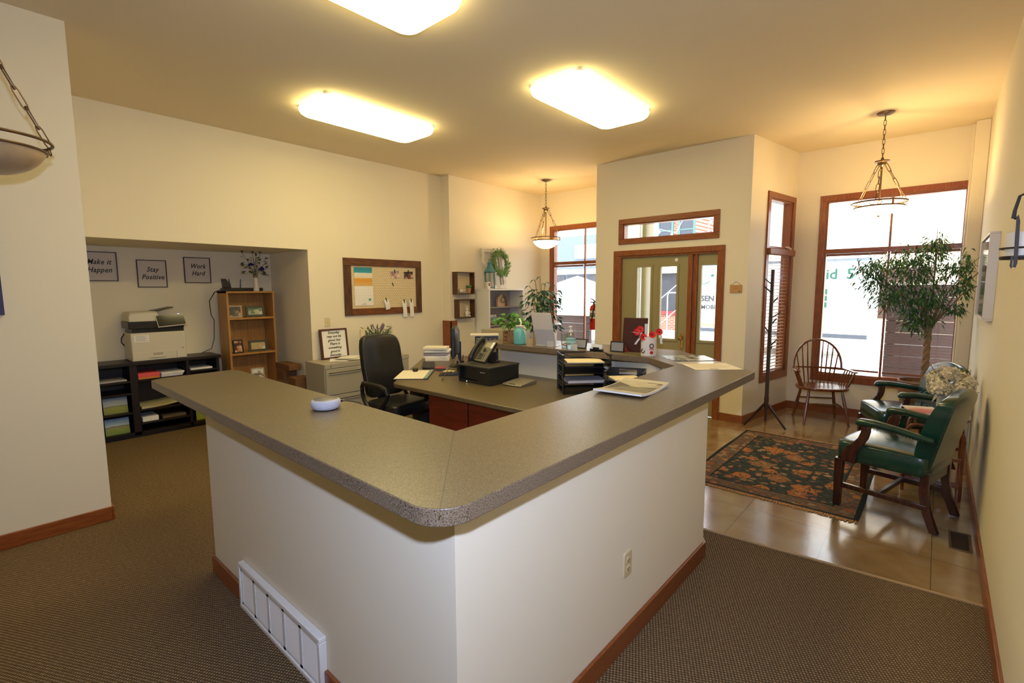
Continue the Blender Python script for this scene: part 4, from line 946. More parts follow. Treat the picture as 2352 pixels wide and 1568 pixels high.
def poppy(a, z, d, rib, label):
    o = V((-1.79, 3.765, CT)); c = o+cr*a+cf*d+V((0, 0, z))
    p = thing('paper_poppy', label, 'paper flower', c, 0, 'red paper poppies in the white tin'); nrm = (V((.66, -.75, 0))*1.0+Zv*.35).normalized(); sd = cr; up = nrm.cross(sd)*-1
    up = sd.cross(nrm)*-1; g = G()
    for k in range(5):
        q = 2*PI*k/5; dr_ = sd*math.cos(q)+up*math.sin(q); e = nrm.cross(dr_); rr = [g.v(nrm*.002)]
        for w in range(7):
            b = -1+2*w/6; rr.append(g.v(dr_*(.028-.006*b*b)+e*.021*b+nrm*(.010+.003*math.sin(w*3+k))))
        for w in range(1, 7): g.f([rr[0], rr[w], rr[w+1]])
    part(g, 'petals', RED, p, smooth=60)
    g = G(); g.sq(nrm*.010, (.013, .013, .013), 1, nu=10, nv=6); part(g, 'centre', INK, p)
    part(G().tube([V((0, 0, 0)), V((-.2*a*1, 0, -.04)), -V((cr.x*a*.6, cr.y*a*.6, z-.10))], .0025, 5), 'stem', mat('green_wire', (.03, .10, .03), .5), p)
    if rib:
        g = G(); dx, L = rib
        g.sheet(lambda u, v: sd*((u-.5)*.020+dx*v*v+.010*math.sin(v*5))+Zv*(-.012-L*v)+nrm*(.02*math.sin(v*2.6)+.004), 2, 10); part(g, 'ribbon', RIB, p, smooth=60)
poppy(-.075, .215, .0, (-.03, .115), 'red paper poppy highest at left of the tin')
poppy(-.105, .195, .02, (-.055, -.01), 'red paper poppy leftmost behind the highest one')
poppy(-.055, .155, .03, (.02, .11), 'red paper poppy hanging below the left side of tin rim')
poppy(.012, .175, .05, None, 'red paper poppy at the middle front of tin rim')
poppy(.078, .195, .02, (.03, .09), 'red paper poppy rightmost at the tin rim')
g = G(); o = V((-1.79, 3.765, CT)); g.sheet(lambda u, v: o+cr*(-.005+(u-.5)*.024)+V((-.03, .02, .15+.11*v)), 1, 4); solo(g, 'paper_ribbon', RIB, 'white printed ribbon standing up from the poppy tin', 'ribbon', smooth=None)
# plaque, frames, cards
t = thing('wooden_plaque', 'dark red wooden plaque on stand behind the poppy tin', 'plaque', (-1.985, 3.90, CT), 10)
M = Matrix.Rotation(R(-9), 4, 'X'); part(G(M).box(-.115, .10, -.008, .008, .0, .30), 'board', mat('dark_redwood', (.050, .010, .007), .35), t, bevel=.004)
g = G(); a = [g.v(p) for p in ((-.165, -.03, 0), (-.03, -.055, 0), (-.085, -.02, .062), (-.09, .05, 0))]
for q in ((0, 1, 2), (1, 3, 2), (3, 0, 2), (0, 3, 1)): g.f([a[i] for i in q])
part(g, 'easel_foot', CHERRY, t, smooth=None)
def backframe(c, rz, label, lean, first=[None]):
    t = thing('framed_card', label, 'picture frame', c, rz, 'small black frames along far counter arm'); M = Matrix.Rotation(R(lean), 4, 'X')
    part(ring(G(M @ Matrix.Rotation(R(90), 4, 'X')), -.065, .065, 0, .092, .009, -.006, .006), 'frame', BLACK, t)
    part(G(M @ Matrix.Rotation(R(90), 4, 'X')).box(-.058, .058, .007, .086, -.003, .004), 'backing_board', mat('grey_backing', (.30, .29, .29), .6), t)
    part(G(M @ Matrix.Rotation(R(90), 4, 'X')).box(-.06, .06, .004, .085, -.016, -.0065), 'card_stack', PAPER, t)
backframe((-2.49, 3.80, CT), 6, 'small black-edged desk frame between sanitizer bottle and card holder', -16)
backframe((-2.10, 3.80, CT), 4, 'small black-edged desk frame beside the dark red plaque', -4)
t = thing('card_holder', 'black business card holder filled with white cards on far counter', 'card holder', (-2.26, 3.72, CT), 8)
g = G(); g.prism([(-.058, -.02), (.058, -.02), (.058, .022), (-.058, .022)], 0, .010); g.box(-.058, .058, -.02, -.016, 0, .022); g.box(-.03, .03, -.02, -.016, 0, .038); g.box(-.058, -.054, -.02, .022, 0, .024); g.box(.054, .058, -.02, .022, 0, .024); part(g, 'tray', BLACK, t, bevel=.002)
part(G(Matrix.Rotation(R(-8), 4, 'X')).box(-.05, .05, -.008, .012, .010, .060), 'cards', PAPER, t)
# sanitizer
t = thing('sanitizer_bottle', 'clear hand sanitizer pump bottle with green label on far counter', 'bottle', (-2.50, 3.665, CT), 10)
prof = [(.002, .002), (.038, .002), (.043, .008), (.043, .115), (.036, .140), (.018, .156), (.014, .165)]
part(G().loft([[(r*1.05*math.cos(2*PI*k/24), r*.7*math.sin(2*PI*k/24), z) for k in range(24)] for r, z in prof]), 'bottle', CLEAR, t)
part(G().loft([[(r*1.0*math.cos(2*PI*k/24), r*.66*math.sin(2*PI*k/24), z) for k in range(24)] for r, z in ((.002, .005), (.036, .005), (.040, .012), (.040, .060))]), 'gel', glass('gel', (.80, .90, .88), .1), t)
part(G().loft([[(.0438*1.05*math.cos(q), .0438*.7*math.sin(q), z) for q in (2*PI*k/24 for k in range(24))] for z in (.045, .112)], cap=False), 'label', bands('sanitizer_label', 2, ((0, (.45, .66, .60)), (.2, (.05, .12, .12)), (.3, (.45, .70, .64)), (.6, (.30, .58, .52)), (.75, (.12, .30, .28)), (.85, (.35, .60, .55)), (1, (.5, .70, .66))), .045, .112, nz=(30, .04)), t)
g = G(); g.lathe([(.017, .160), (.017, .178), (.012, .182), (.006, .184), (.006, .205)], n=18); g.sq((0, -.006, .211), (.026, .042, .014), .5); part(g, 'pump', mat('white_pump', (.80, .78, .72), .35), t)
# drinking glass
t = thing('drinking_glass', 'clear glass with orange sweets beside sanitizer bottle', 'glass', (-2.665, 3.80, CT))
part(G().lathe([(.002, 0), (.026, 0), (.032, .03), (.036, .13), (.034, .13), (.030, .03), (.024, .008), (.002, .008)], n=24), 'glass', CLEAR, t)
g = G()
for k in range(14): g.sq((rnd(-.016, .016), rnd(-.016, .016), .014+.002*k), (.014, .014, .009), 1, nu=8, nv=5)
part(g, 'sweets', [mat('orange_sweet', (.75, .16, .02), .4)], t)
for c, rz, lb in (((-2.76, 3.70, CT), 25, 'small white folded card beside acrylic sign holder'), ((-2.44, 3.63, CT), 12, 'small white card standing right of sanitizer bottle')):
    g = G(Matrix.Translation(c) @ Matrix.Rotation(R(rz), 4, 'Z')); g.sheet(lambda u, v: ((v-.5)*.06, .018*(abs(u-.5)*2)-.009, .062*(1-abs(u-.5)*2)), 2, 1)
    solo(g, 'folded_card', PAPER, lb, 'card', 'small folded white cards on far counter arm', smooth=None)
# acrylic sign holder, seen from behind
t = thing('sign_holder', 'tilted acrylic sign holder with white sheet on far counter', 'sign holder', (-2.865, 3.775, CT), 8)
M = Matrix.Rotation(R(18.5), 4, 'X')
part(G(M).box(-.108, .108, -.002, .002, .0, .345), 'printed_sheet', backlit('sheet_backlit', bands('sheet_back', 2, ((0, (.70, .69, .74)), (.47, (.70, .69, .74)), (.48, (.86, .83, .80)), (1, (.88, .84, .80))), .0, .345, nz=(3, .0))), t)
part(G(M).box(-.113, .113, .002, .005, -.002, .35), 'acrylic_front', CLEAR, t)
part(G().box(-.113, .113, -.02, .085, 0, .004), 'base', mat('milky_acrylic', (.70, .66, .62), .25), t)
g = G(); g.prism([(-.150, .0), (-.118, .0), (-.118, .07), (-.150, .07)], 0, .115); o = part(g, 'side_pocket', mat('brown_card_side', (.33, .20, .09), .6), t)
# teal jar
t = thing('tissue_jar', 'teal mason-style jar with cream bow and tissue pulled out', 'jar', (-3.155, 3.72, CT))
TQ = mat('turquoise_glaze', (.16, .50, .47), .35)
part(G().lathe([(.002, 0), (.052, 0), (.062, .008), (.064, .02), (.064, .125), (.058, .150), (.046, .165), (.044, .172)], n=32), 'jar', TQ, t)
part(G().lathe([(.047, .170), (.048, .174), (.048, .188), (.044, .192), (.012, .192)], n=28), 'lid', mat('zinc_lid', (.55, .52, .47), .4, metal=.3), t)
g = G(); g.sheet(lambda u, v: ((u-.5)*(.028-.012*math.sin(v*PI))+.012*math.sin(v*4), .008*math.sin(u*7+v*2), .188+.075*v), 6, 8); part(g, 'tissue', mat('tissue', (.84, .80, .72), .8), t, smooth=60)
g = G()
for s in (-1, 1):
    g.tube([(.045, -.01, .158), (.058+.01*s, -.018, .178), (.062+.02*s, -.012, .166), (.045, -.01, .158)], [.006, .010, .010, .004], 6); g.tube([(.048, -.012, .158), (.062+.012*s, -.016, .135), (.066+.018*s, -.016, .108)], [.005, .007, .004], 6)
part(g, 'bow', mat('cream_ribbon', (.72, .60, .36), .6), t)
# plant in a wood box
t = thing('potted_plant', 'leafy green plant in carved wooden box beside teal jar', 'plant', (-3.335, 3.76, CT), 6)
part(G().box(-.048, .048, -.048, .048, 0, .125), 'wooden_box', mat('tan_carved_wood', (.36, .19, .07), .5, noise=(30, (.25, .11, .04))), t, bevel=.003)
g = G()
for z in (.025, .062, .10): g.tube([(-.025, -.049, z), (-.008, -.049, z+.006), (.010, -.049, z-.002)], [.003, .006, .002], 6)
part(g, 'burnt_motif', INK, t)
g = G()
for k, (x, z) in enumerate(((.028, .108), (.03, .03))): g.sq((x, -.049, z), (.013, .004, .013), 1, nu=10, nv=6)
part(g, 'stud', CHROME, t)
g = G()
for i in range(90):
    q = rnd(0, 2*PI); rr = rnd(.02, .17); z = .15+rnd(0, .16)*(1-rr/.22)+.02
    p = V((rr*math.cos(q)*1.15, rr*math.sin(q)*.6, z)); g.leaf(p, (math.cos(q), math.sin(q)*.6, rnd(-.5, .4)), (rnd(-.4, .4), rnd(-1.2, -.2), 1), rnd(.05, .08), rnd(.045, .065), .25)
part(g, 'leaves', LEAFG, t, smooth=None)
g = G()
for i in range(12):
    q = rnd(0, 2*PI); g.tube([(0, 0, .12), (.06*math.cos(q), .03*math.sin(q), .20), (.15*math.cos(q), .07*math.sin(q), .22)], .002, 5)
part(g, 'stems', LEAFG, t)

# ------------------------------------------------------------------ desk
DT = .7502
dk = thing('desk', 'dark laminate desk with cherry drawer fronts inside the counter', 'desk', (-2.6, 3.2, 0))
poly = [(-3.78, 2.64), (-3.84, 2.67), (-5.02, 3.98), (-5.02, 4.05), (-4.42, 4.60), (-3.56, 3.79), (-2.05, 3.79), (-1.70, 3.62), (-1.36, 3.10), (-1.36, 2.655)]
part(W(dk).prism(poly, .71, .75), 'desktop', [LAM], dk, bevel=.008, seg=3)
g = W(dk); g.box(-3.40, -2.885, 2.745, 3.5, .06, .71); cab = part(g, 'drawer_cabinet', CHERRY, dk, bevel=.002)
for k in range(2): part(W(dk).box(-3.39, -2.895, 2.728, 2.745, .10+.305*k, .395+.305*k), 'drawer_front', CHERRY, cab, bevel=.004)
part(W(dk).box(-2.875, -1.62, 2.735, 2.755, .06, .71), 'modesty_panel', CHERRY, dk, bevel=.003)
part(W(dk).box(-3.38, -1.62, 2.76, 2.80, 0, .06), 'toe_kick', BLACKM, dk)
part(W(dk).box(-4.72, -4.66, 4.15, 4.21, 0, .71), 'support_leg', BLACKM, dk)
# calendar pad, mouse, keyboard
t = thing('desk_pad', 'desk calendar pad at near left edge of desk', 'desk pad', (-4.00, 3.045, DT), 43)
part(G().box(-.17, .17, -.25, .25, 0, .006), 'pad_base', BLACK, t); part(G().box(-.165, .12, -.245, .245, .006, .010), 'paper_sheet', CREAMP, t)
g = G()
for k in range(6): g.box(-.15+.045*k, -.1485+.045*k, -.23, .20, .010, .0103)
for k in range(6): g.box(-.15, .10, -.23+.085*k, -.2285+.085*k, .010, .0103)
part(g, 'ruled_lines', mat('ruled_grey', (.55, .47, .33), .7), t); part(G().box(.122, .158, -.245, .245, .006, .012), 'side_strip', mat('teal_strip', (.22, .30, .28), .5), t)
t = thing('computer_mouse', 'black computer mouse on the desk calendar pad', 'mouse', (-4.145, 3.165, DT+.0105), 45)
g = G(); g.mark(); g.sq((0, 0, .014), (.062, .108, .044), .7, 1, nu=24, nv=12); g.warp(lambda p: V((p.x, p.y, max(p.z, 0)))); part(g, 'shell', BLACK, t); part(G().cyl((-.004, -.03, .031), (.004, -.03, .031), .006, n=10), 'scroll_wheel', BLACKM, t)
def keyboard(nm, label, c, rz, w, d, m):
    t = thing(nm, label, 'keyboard', c, rz); part(G(Matrix.Rotation(R(4), 4, 'X')).box(-w/2, w/2, -d/2, d/2, .005, .018), 'case', m, t, bevel=.003); g = G(Matrix.Rotation(R(4), 4, 'X'))
    nx, ny = int(w/.026), int(d/.026)
    for i in range(nx):
        for j in range(ny):
            x = -w/2+.012+(w-.024)*(i+.5)/nx; y = -d/2+.01+(d-.02)*(j+.5)/ny; g.box(x-.008, x+.008, y-.008, y+.008, .018, .023)
    part(g, 'keys', mat('charcoal_keys', (.045, .038, .032), .5), t, smooth=None); return t
keyboard('keyboard', 'black computer keyboard on desk behind the mouse', (-4.36, 3.52, DT), 141, .44, .15, BLACK)
t = thing('numeric_keypad', 'low black wedge-shaped keypad on desk right of calendar pad', 'keypad', (-3.72, 3.30, DT), 45)
g = G(); g.mark(); g.loft([[(x, -.06, 0), (x, .06, 0), (x, .06, z), (x, -.06, z)] for x, z in ((-.13, .008), (-.06, .016), (0, .022), (.05, .034), (.09, .036), (.13, .028))]); part(g, 'case', BLACK, t, bevel=.003)
g = G()
for i in range(5):
    for j in range(4): g.box(-.115+.024*i, -.097+.024*i, -.045+.024*j, -.028+.024*j, .012+.003*i, .019+.003*i)
part(g, 'keys', mat('charcoal_keys', (.045, .038, .032), .5), t, smooth=None)
# monitor seen edge-on
t = thing('computer_monitor', 'black computer monitor turned edge-on at back of desk', 'monitor', (-4.13, 3.70, DT), -45)
part(G().box(-.24, .24, -.012, .028, .115, .455), 'housing', BLACK, t, bevel=.008); part(G().box(-.225, .225, -.0135, -.012, .135, .44), 'screen', mat('dark_screen', (.01, .012, .015), .1), t)
g = G(); g.loft([[(-.24, .028, .12), (.24, .028, .12), (.24, .028, .45), (-.24, .028, .45)], [(-.15, .065, .17), (.15, .065, .17), (.15, .065, .40), (-.15, .065, .40)]]); part(g, 'back_shell', mat('grey_black_plastic', (.045, .045, .045), .35), t)
part(G().box(-.03, .03, .05, .085, .005, .28), 'stand_neck', BLACK, t); part(G().lathe([(.002, 0), (.11, 0), (.11, .008), (.10, .012), (.002, .014)], (0, .05, 0)), 'stand_base', BLACK, t)
# paper stack (each bundle is a thing)
for k in range(5):
    th = .030 if k else .034; g = G(Matrix.Translation((-4.665+rnd(-.015, .015), 3.90+rnd(-.015, .015), DT+.0345*k)) @ Matrix.Rotation(R(38+rnd(-8, 8)), 4, 'Z')); g.mark()
    g.sq((0, 0, th/2), (.30+rnd(-.01, .02), .23, th), .12, .12, nu=28, nv=6); lay = ['lowest', 'second lowest', 'middle', 'second highest', 'topmost'][k]
    solo(g, 'paper_bundle', [CREAMP, PAPER, mat('grey_sheets', (.42, .40, .42), .7), PAPER, CREAMP][k], lay+' bundle of papers stacked left of the monitor', 'papers', 'paper bundles left of the monitor')
# cups
def cup(c, label, cols, nm='pen_cup'):
    t = thing(nm, label, 'pen cup', c); part(G().lathe([(.002, 0), (.038, 0), (.042, .10), (.040, .10), (.036, .006), (.002, .006)], n=20), 'cup', mat('black_mesh', (.03, .028, .026), .5, metal=.5), t)
    for k, m in enumerate(cols):
        q = 2*PI*k/len(cols)+.3; g = G(); g.tube([(.012*math.cos(q), .012*math.sin(q), .01), (.036*math.cos(q), .036*math.sin(q), .15+.02*math.sin(k*2.1))], [.0045, .0045], 7)
        part(g, 'pen', m, t)
MAR = mat('maroon_pen', (.14, .012, .02), .4); PK = mat('pink_marker', (.8, .05, .20), .4); OR = mat('orange_marker', (.8, .14, .04), .4); GRM = mat('lime_marker', (.35, .55, .06), .4); PU = mat('purple_marker', (.18, .03, .35), .4)
cup((-3.86, 3.55, DT), 'pen cup of dark pens right of the monitor', [MAR, INK, MAR, INK, MAR, MAR, INK])
cup((-3.70, 3.56, DT+.02), 'pen cup of bright markers behind the telephone', [OR, PK, PU, GRM, OR, PK, OR, PK])
t = thing('document_easel', 'grey metal document easel leaning beside the black printer', 'easel', (-3.53, 3.14, DT), 20)
g = G(); a = [g.v(p) for p in ((-.10, -.03, .0), (-.075, -.09, 0), (.04, .02, .23), (.03, .04, .235))]; g.f(a); b = [g.v((a[i].co.x+.004, a[i].co.y+.006, a[i].co.z)) for i, p in enumerate(a)]; g.f(b[::-1])
for i in range(4): g.f([a[i], a[(i+1) % 4], b[(i+1) % 4], b[i]])
part(g, 'plate', CHROME, t, smooth=None); g = G(); g.tube([(.03, .04, .22), (.10, .10, .0)], .006, 6); part(g, 'strut', CHROME, t)
leaflet('sticky_note', (-3.90, 3.40, DT), 30, (.075, .075), mat('yellow_note', (.80, .66, .25), .7), 'small yellow note pad under the monitor', 'note pad', th=.008)
leaflet('note_slip', (-3.83, 3.45, DT+.0005), 55, (.16, .09), CREAMP, 'cream note slips beside the yellow note pad', 'papers', th=.004)
t = thing('stapler', 'red-topped stapler at foot of the monitor', 'stapler', (-4.03, 3.41, DT), 50)
part(G().box(-.06, .06, -.016, .016, 0, .012), 'base', BLACK, t, bevel=.003); g = G(); g.sq((0, 0, .028), (.115, .032, .024), .3); part(g, 'top_arm', mat('coral_red', (.50, .09, .06), .4), t)
# printer with the telephone on it
t = thing('printer', 'black box printer on desk with telephone on top', 'printer', (-3.21, 3.32, DT))
part(G().box(-.21, .21, -.20, .20, 0, .022), 'base', BLACK, t, bevel=.004)
g = G(); g.box(-.21, .21, -.16, .20, .022, .165); part(g, 'housing', BLACK, t, bevel=.006)
part(G().box(-.215, .215, -.215, .205, .155, .170), 'top_cover', mat('charcoal_top', (.040, .036, .030), .45), t, bevel=.004)
part(G().box(-.21, -.19, -.20, -.16, .022, .155), 'front_post', BLACK, t); part(G().box(.05, .21, -.20, -.16, .022, .155), 'front_panel', BLACK, t)
part(G().box(-.10, -.092, -.203, -.200, .008, .016), 'status_light', emit('white_led', (1, 1, .95), 2), t)
g = G()
for x in (.085, .105, .13): g.box(x, x+.012, -.202, -.2, .11, .118)
part(g, 'button', mat('grey_button', (.4, .4, .4), .5), t)
t = thing('telephone', 'black desk telephone with grey keypad on top of printer', 'telephone', (-3.26, 3.30, DT+.1705), -8)
M = Matrix.Translation((0, -.05, .014)) @ Matrix.Rotation(R(50), 4, 'X') @ Matrix.Scale(1.12, 4)
g = G(M); g.box(-.10, .10, -.01, .20, 0, .022); part(g, 'body', BLACK, t, bevel=.006)
part(G(M).box(-.045, .097, -.005, .197, .022, .0245), 'face_plate', mat('olive_grey_plate', (.16, .15, .095), .4), t)
g = part(G(M).box(-.012, .060, .135, .185, .0245, .0262), 'display', mat('lcd', (.36, .34, .22), .25), t)
part(G(M).box(.064, .094, .13, .193, .0245, .0258), 'speed_dial_card', PAPER, t)
g = G(M)
for i in range(3):
    for j in range(4): g.box(-.018+.020*i, -.006+.020*i, .012+.016*j, .021+.016*j, .0245, .028)
for j in range(5): g.box(-.042, -.035, .02+.022*j, .028+.022*j, .0245, .027); g.box(.052, .058, .012+.020*j, .020+.020*j, .0245, .027)
g.tube([(.018+.016*math.cos(q), .104+.016*math.sin(q), .026) for q in (2*PI*k/16 for k in range(16))], .004, 5, closed=True); g.sq((.018, .104, .026), (.016, .016, .006), .8)
part(g, 'keys', BLACK, t)
g = G(M); g.tube([(-.072, -.022, .034), (-.072, -.005, .050), (-.072, .05, .060), (-.072, .10, .062), (-.072, .16, .058), (-.072, .20, .048), (-.072, .215, .034)], [.018, .024, .020, .018, .020, .025, .018], 12); part(g, 'handset', BLACK, t)
g = G(); g.box(-.07, .09, .05, .13, .0, .012); g.box(.03, .06, .03, .11, .012, .10); part(g, 'foot_stand', BLACK, t)
t = thing('file_sorter', 'black plastic file sorter with slotted front behind telephone', 'file sorter', (-3.80, 3.80+.10, DT), 42)
g = G()
ws = []
for r_, z in enumerate((.24, .13)):
    for c_ in range(5): ws.append((-.118+.048*c_, -.084+.048*c_, z, z+.085))
walled(-.13, .13, 0, .35, ws, lambda a, b, c, d: g.box(a, b, -.004, .004, c, d)); part(g, 'slotted_front', BLACK, t)
g = G(); g.box(-.13, .13, .004, .20, 0, .01); g.box(-.13, -.124, .004, .20, 0, .34); g.box(.124, .13, .004, .20, 0, .34); part(g, 'box_frame', BLACK, t)
part(G().box(-.122, .122, .01, .19, .01, .30), 'filed_papers', mat('filed_grey', (.48, .46, .46), .7), t)
leaflet('paper_sheet', (-3.88, 3.95, DT+.352), 44, (.32, .22), mat('pale_sheet', (.62, .58, .50), .7), 'loose pale sheets lying on top of the file sorter', 'papers', th=.012)
# flat silver device
t = thing('postal_scale', 'flat silver postal scale on desk beside the printer', 'scale', (-2.86, 3.37, DT), 4)
g = G(); g.loft([[(-.105, y, z0), (.105, y, z0), (.105, y, z1), (-.105, y, z1)] for y, z0, z1 in ((-.135, .006, .014), (-.12, 0, .022), (.10, 0, .034), (.12, .004, .034))]); part(g, 'body', mat('champagne_plastic', (.34, .30, .22), .35, metal=.5), t, bevel=.004)
part(G().box(-.035, .035, -.128, -.10, .0215, .0225), 'readout', mat('readout', (.10, .10, .08), .2), t); part(G().tube([(.06, .12, .01), (.03, .2, .008), (-.05, .30, .006)], .002, 5), 'cord', BLACK, t)
# letter trays
def tray_stack(c, rz, n, label, fill, w=.37, d=.26):
    t = thing('letter_tray', label, 'letter tray', c, rz, 'black stacking letter trays'); H_ = .083
    for k in range(n):
        z = H_*k; g = G(); g.box(-w/2, w/2, -d/2, d/2, z+.004, z+.008)
        for s in (-1, 1):
            x = s*w/2
            g.box(x-.003, x+.003, -d/2, -d/2+.035, z, z+H_-.006); g.box(x-.003, x+.003, d/2-.06, d/2, z, z+H_-.006); g.box(x-.003, x+.003, -d/2+.035, d/2-.06, z+.004, z+.016); g.box(x-.003, x+.003, -d/2+.035, d/2-.06, z+H_-.022, z+H_-.006)
            g.box(x-.010, x+.010, -d/2-.006, -d/2+.045, z+H_-.008, z+H_-.002)
        g.box(-w/2, w/2, d/2-.004, d/2, z, z+.022); g.box(-w/2, w/2, d/2-.004, d/2, z+H_-.022, z+H_-.006)
        for s in (-1, 1): g.box(s*(w/2-.035)-.035, s*(w/2-.035)+.035, d/2-.004, d/2, z+.022, z+H_-.022)
        part(g, 'tray', BLACK, t)
    return t
ta = tray_stack((-2.26, 3.505, DT), 46, 4, 'black four-tier letter tray on desk with papers on two tiers', None, w=.40, d=.29)
tb = tray_stack((-1.80, 3.40, DT), 20, 3, 'black letter tray tucked behind the counter corner', None, w=.28, d=.24)
mt_ = Matrix.Translation((-2.26, 3.505, DT)) @ Matrix.Rotation(R(46), 4, 'Z')
def sheet_in(M, sz, z, m, nm, label, rz=0, th=.008):
    g = G(M @ Matrix.Translation((0, -.015, z)) @ Matrix.Rotation(R(rz), 4, 'Z')); g.box(-sz[0]/2, sz[0]/2, -sz[1]/2, sz[1]/2, 0, th); solo(g, nm, m, label, 'papers', smooth=None)
sheet_in(mt_, (.31, .22), .083*3+.0085, MANILA, 'manila_folder', 'manila folder in top tier of the four-tier tray', -3)
sheet_in(mt_, (.33, .24), .083*1+.0085, mat('lilac_sheets', (.55, .53, .56), .7), 'paper_sheaf', 'white paper sheaf in second lowest tier of four-tier tray', 3, .02)
mt2 = Matrix.Translation((-1.80, 3.40, DT)) @ Matrix.Rotation(R(20), 4, 'Z')
sheet_in(mt2, (.22, .18), .083*2+.0085, MANILA, 'manila_folder', 'manila folder in the letter tray behind counter corner', 28, .010)
# wastebasket
t = thing('wastebasket', 'black wastebasket under desk beside the office chair', 'wastebasket', (-4.62, 3.66, 0))
part(G().lathe([(.002, .001), (.15, .001), (.18, .42), (.185, .43), (.178, .42), (.145, .01), (.002, .01)], n=28), 'bin', BLACKM, t); part(G().tube([(.18*math.cos(2*PI*k/28), .18*math.sin(2*PI*k/28), .428) for k in range(28)], .006, 6, closed=True), 'rim', BLACK, t)
# ------------------------------------------------------------------ office chair
t = thing('office_chair', 'black leather swivel office chair at the desk corner', 'office chair', (-4.24, 3.01, 0), 92)
g = G(); g.sq((0, .0, .41), (.52, .52, .12), .3, .35, nu=36, nv=14); part(g, 'seat', BLEATH, t)
g = G(); g.mark(); g.sq((0, 0, 0), (.50, .11, .66), .32, .4, nu=44, nv=26)
g.warp(lambda p: V((p.x*(1-.12*max(0, (p.z-.1)/.23)**2*.6), p.y+.26+.10*(p.z+.33)/.66*1.1+.05*(abs(p.x)/.25)**2*-1-.018*math.exp(-((p.z+.17)/.09)**2)+.006*math.exp(-((p.z+.055)/.012)**2), p.z+.81)))
bk = part(g, 'backrest', BLEATH, t, smooth=70)
g = G()
for x in (-.11, 0, .11): g.sq((x, .215, .76), (.03, .012, .012), 1, nu=10, nv=6)
part(g, 'stitched_seam', BLEATH, bk)
g = G(); g.box(-.05, .05, .27, .30, .32, .62); part(g, 'back_bracket', BLACKM, t)
for s in (-1, 1):
    pts = [(s*.275, .245, .55), (s*.285, .235, .62), (s*.29, .20, .66), (s*.292, .08, .66), (s*.292, -.10, .655), (s*.292, -.18, .635), (s*.29, -.205, .59), (s*.285, -.18, .54), (s*.28, -.08, .44), (s*.27, .06, .385), (s*.265, .16, .40), (s*.27, .23, .48)]
    g = G(); g.tube(pts, [.020, .022, .026, .027, .027, .026, .023, .022, .022, .024, .022, .020], 10, closed=True); part(g, 'armrest_loop', BLACK, t)
g = G(); g.box(-.10, .10, -.12, .12, .31, .35); g.cyl((0, 0, .07), (0, 0, .31), .028); part(g, 'gas_column', BLACKM, t)
for k in range(5):
    a = 2*PI*k/5+.4; d = V((math.cos(a), math.sin(a), 0)); g = G(); g.tube([d*.02+V((0, 0, .11)), d*.17+V((0, 0, .095)), d*.29+V((0, 0, .072))], [.022, .018, .014], 8); lg = part(g, 'base_spoke', BLACK, t)
    g = G(); sd = d.cross(V((0, 0, 1))); c = d*.29+V((0, 0, .029)); g.cyl(c-sd*.024, c+sd*.024, .028, n=14); part(g, 'caster', BLACKM, lg)
# ------------------------------------------------------------------ pin board wall
t = thing('pin_board', 'wood-framed chicken-wire pin board on left wall above desk', 'pin board', (-5.89, 4.0, 1.28)); PB = t
L0 = LEFTW(-5.9, 0, 0); M = INV[t.name] @ L0
part(G(M).box(3.44, 4.57, 1.35, 1.98, .004, .010), 'wire_backing', WIRE, t)
part(G(M).box(3.375, 4.64, 1.945, 2.045, .0, .028), 'frame_rail', WALNY, t, bevel=.003); part(G(M).box(3.48, 4.545, 1.282, 1.372, .0, .028), 'frame_rail', mat('orange_stain', (.22, .070, .016), .4, noise=(7, (.12, .035, .008)), scale=(6, 1, 6)), t, bevel=.003)
part(G(M).box(3.375, 3.48, 1.282, 1.945, 0, .026), 'frame_stile', WALN, t, bevel=.003); part(G(M).box(4.545, 4.64, 1.282, 1.945, 0, .026), 'frame_stile', WALN, t, bevel=.003)
t = thing('wall_calendar', 'beach picture wall calendar clipped to the pin board', 'calendar', (-5.885, 3.665, 1.412)); M = INV[t.name] @ L0
part(G(M).box(3.525, 3.80, 1.675, 1.925, .014, .018), 'picture_page', bands('beach_picture', 2, ((0, (.70, .46, .16)), (.28, (.72, .33, .04)), (.42, (.74, .40, .06)), (.44, (.78, .70, .56)), (.66, (.80, .74, .62)), (.68, (.70, .80, .78)), (.72, (.03, .33, .42)), (1, (.02, .22, .34))), .265, .515, nz=(9, .05)), t)
part(G(M).box(3.525, 3.808, 1.412, 1.675, .014, .017), 'month_page', PAPER, t)
g = G(M)
for j in range(5):
    for i in range(7): g.box(3.545+.037*i, 3.549+.037*i, 1.47+.037*j, 1.477+.037*j, .017, .0176)
g.box(3.62, 3.70, 1.425, 1.430, .017, .0176); g.box(3.65, 3.69, 1.437, 1.441, .017, .0176)
part(g, 'date_marks', mat('date_grey', (.30, .30, .30), .6), t); part(G(M).box(3.735, 3.77, 1.475, 1.505, .017, .0178), 'sticker', mat('teal_sticker', (.05, .30, .36), .6), t)
CLIP = mat('dark_clip', (.03, .05, .04), .5)
def pinned(nm, u, v, w, h, m, label, catg, tilt=0, group=None, clip=True, curl=0):
    t = thing(nm, label, catg, (-5.88, u, v-h), 0, group); M = INV[t.name] @ L0 @ Matrix.Translation((u, v, .034 if v-h < 1.37 else .014)) @ Matrix.Rotation(R(tilt), 4, 'Z')
    g = G(M); g.sheet(lambda a, b: ((a-.5)*w, -b*h, .002+curl*math.sin(b*3)), 1, 8); part(g, 'print', m, t, smooth=60)
    if clip: part(G(M @ Matrix.Rotation(R(rnd(-10, 14)), 4, 'Z')).box(-.006, .006, -.03, .025, .003, .012), 'clothes_peg', CLIP, t)
ph = lambda n, a, b, c: speck(n, (a, b, c), 13, .35, (.38, .5, .6))
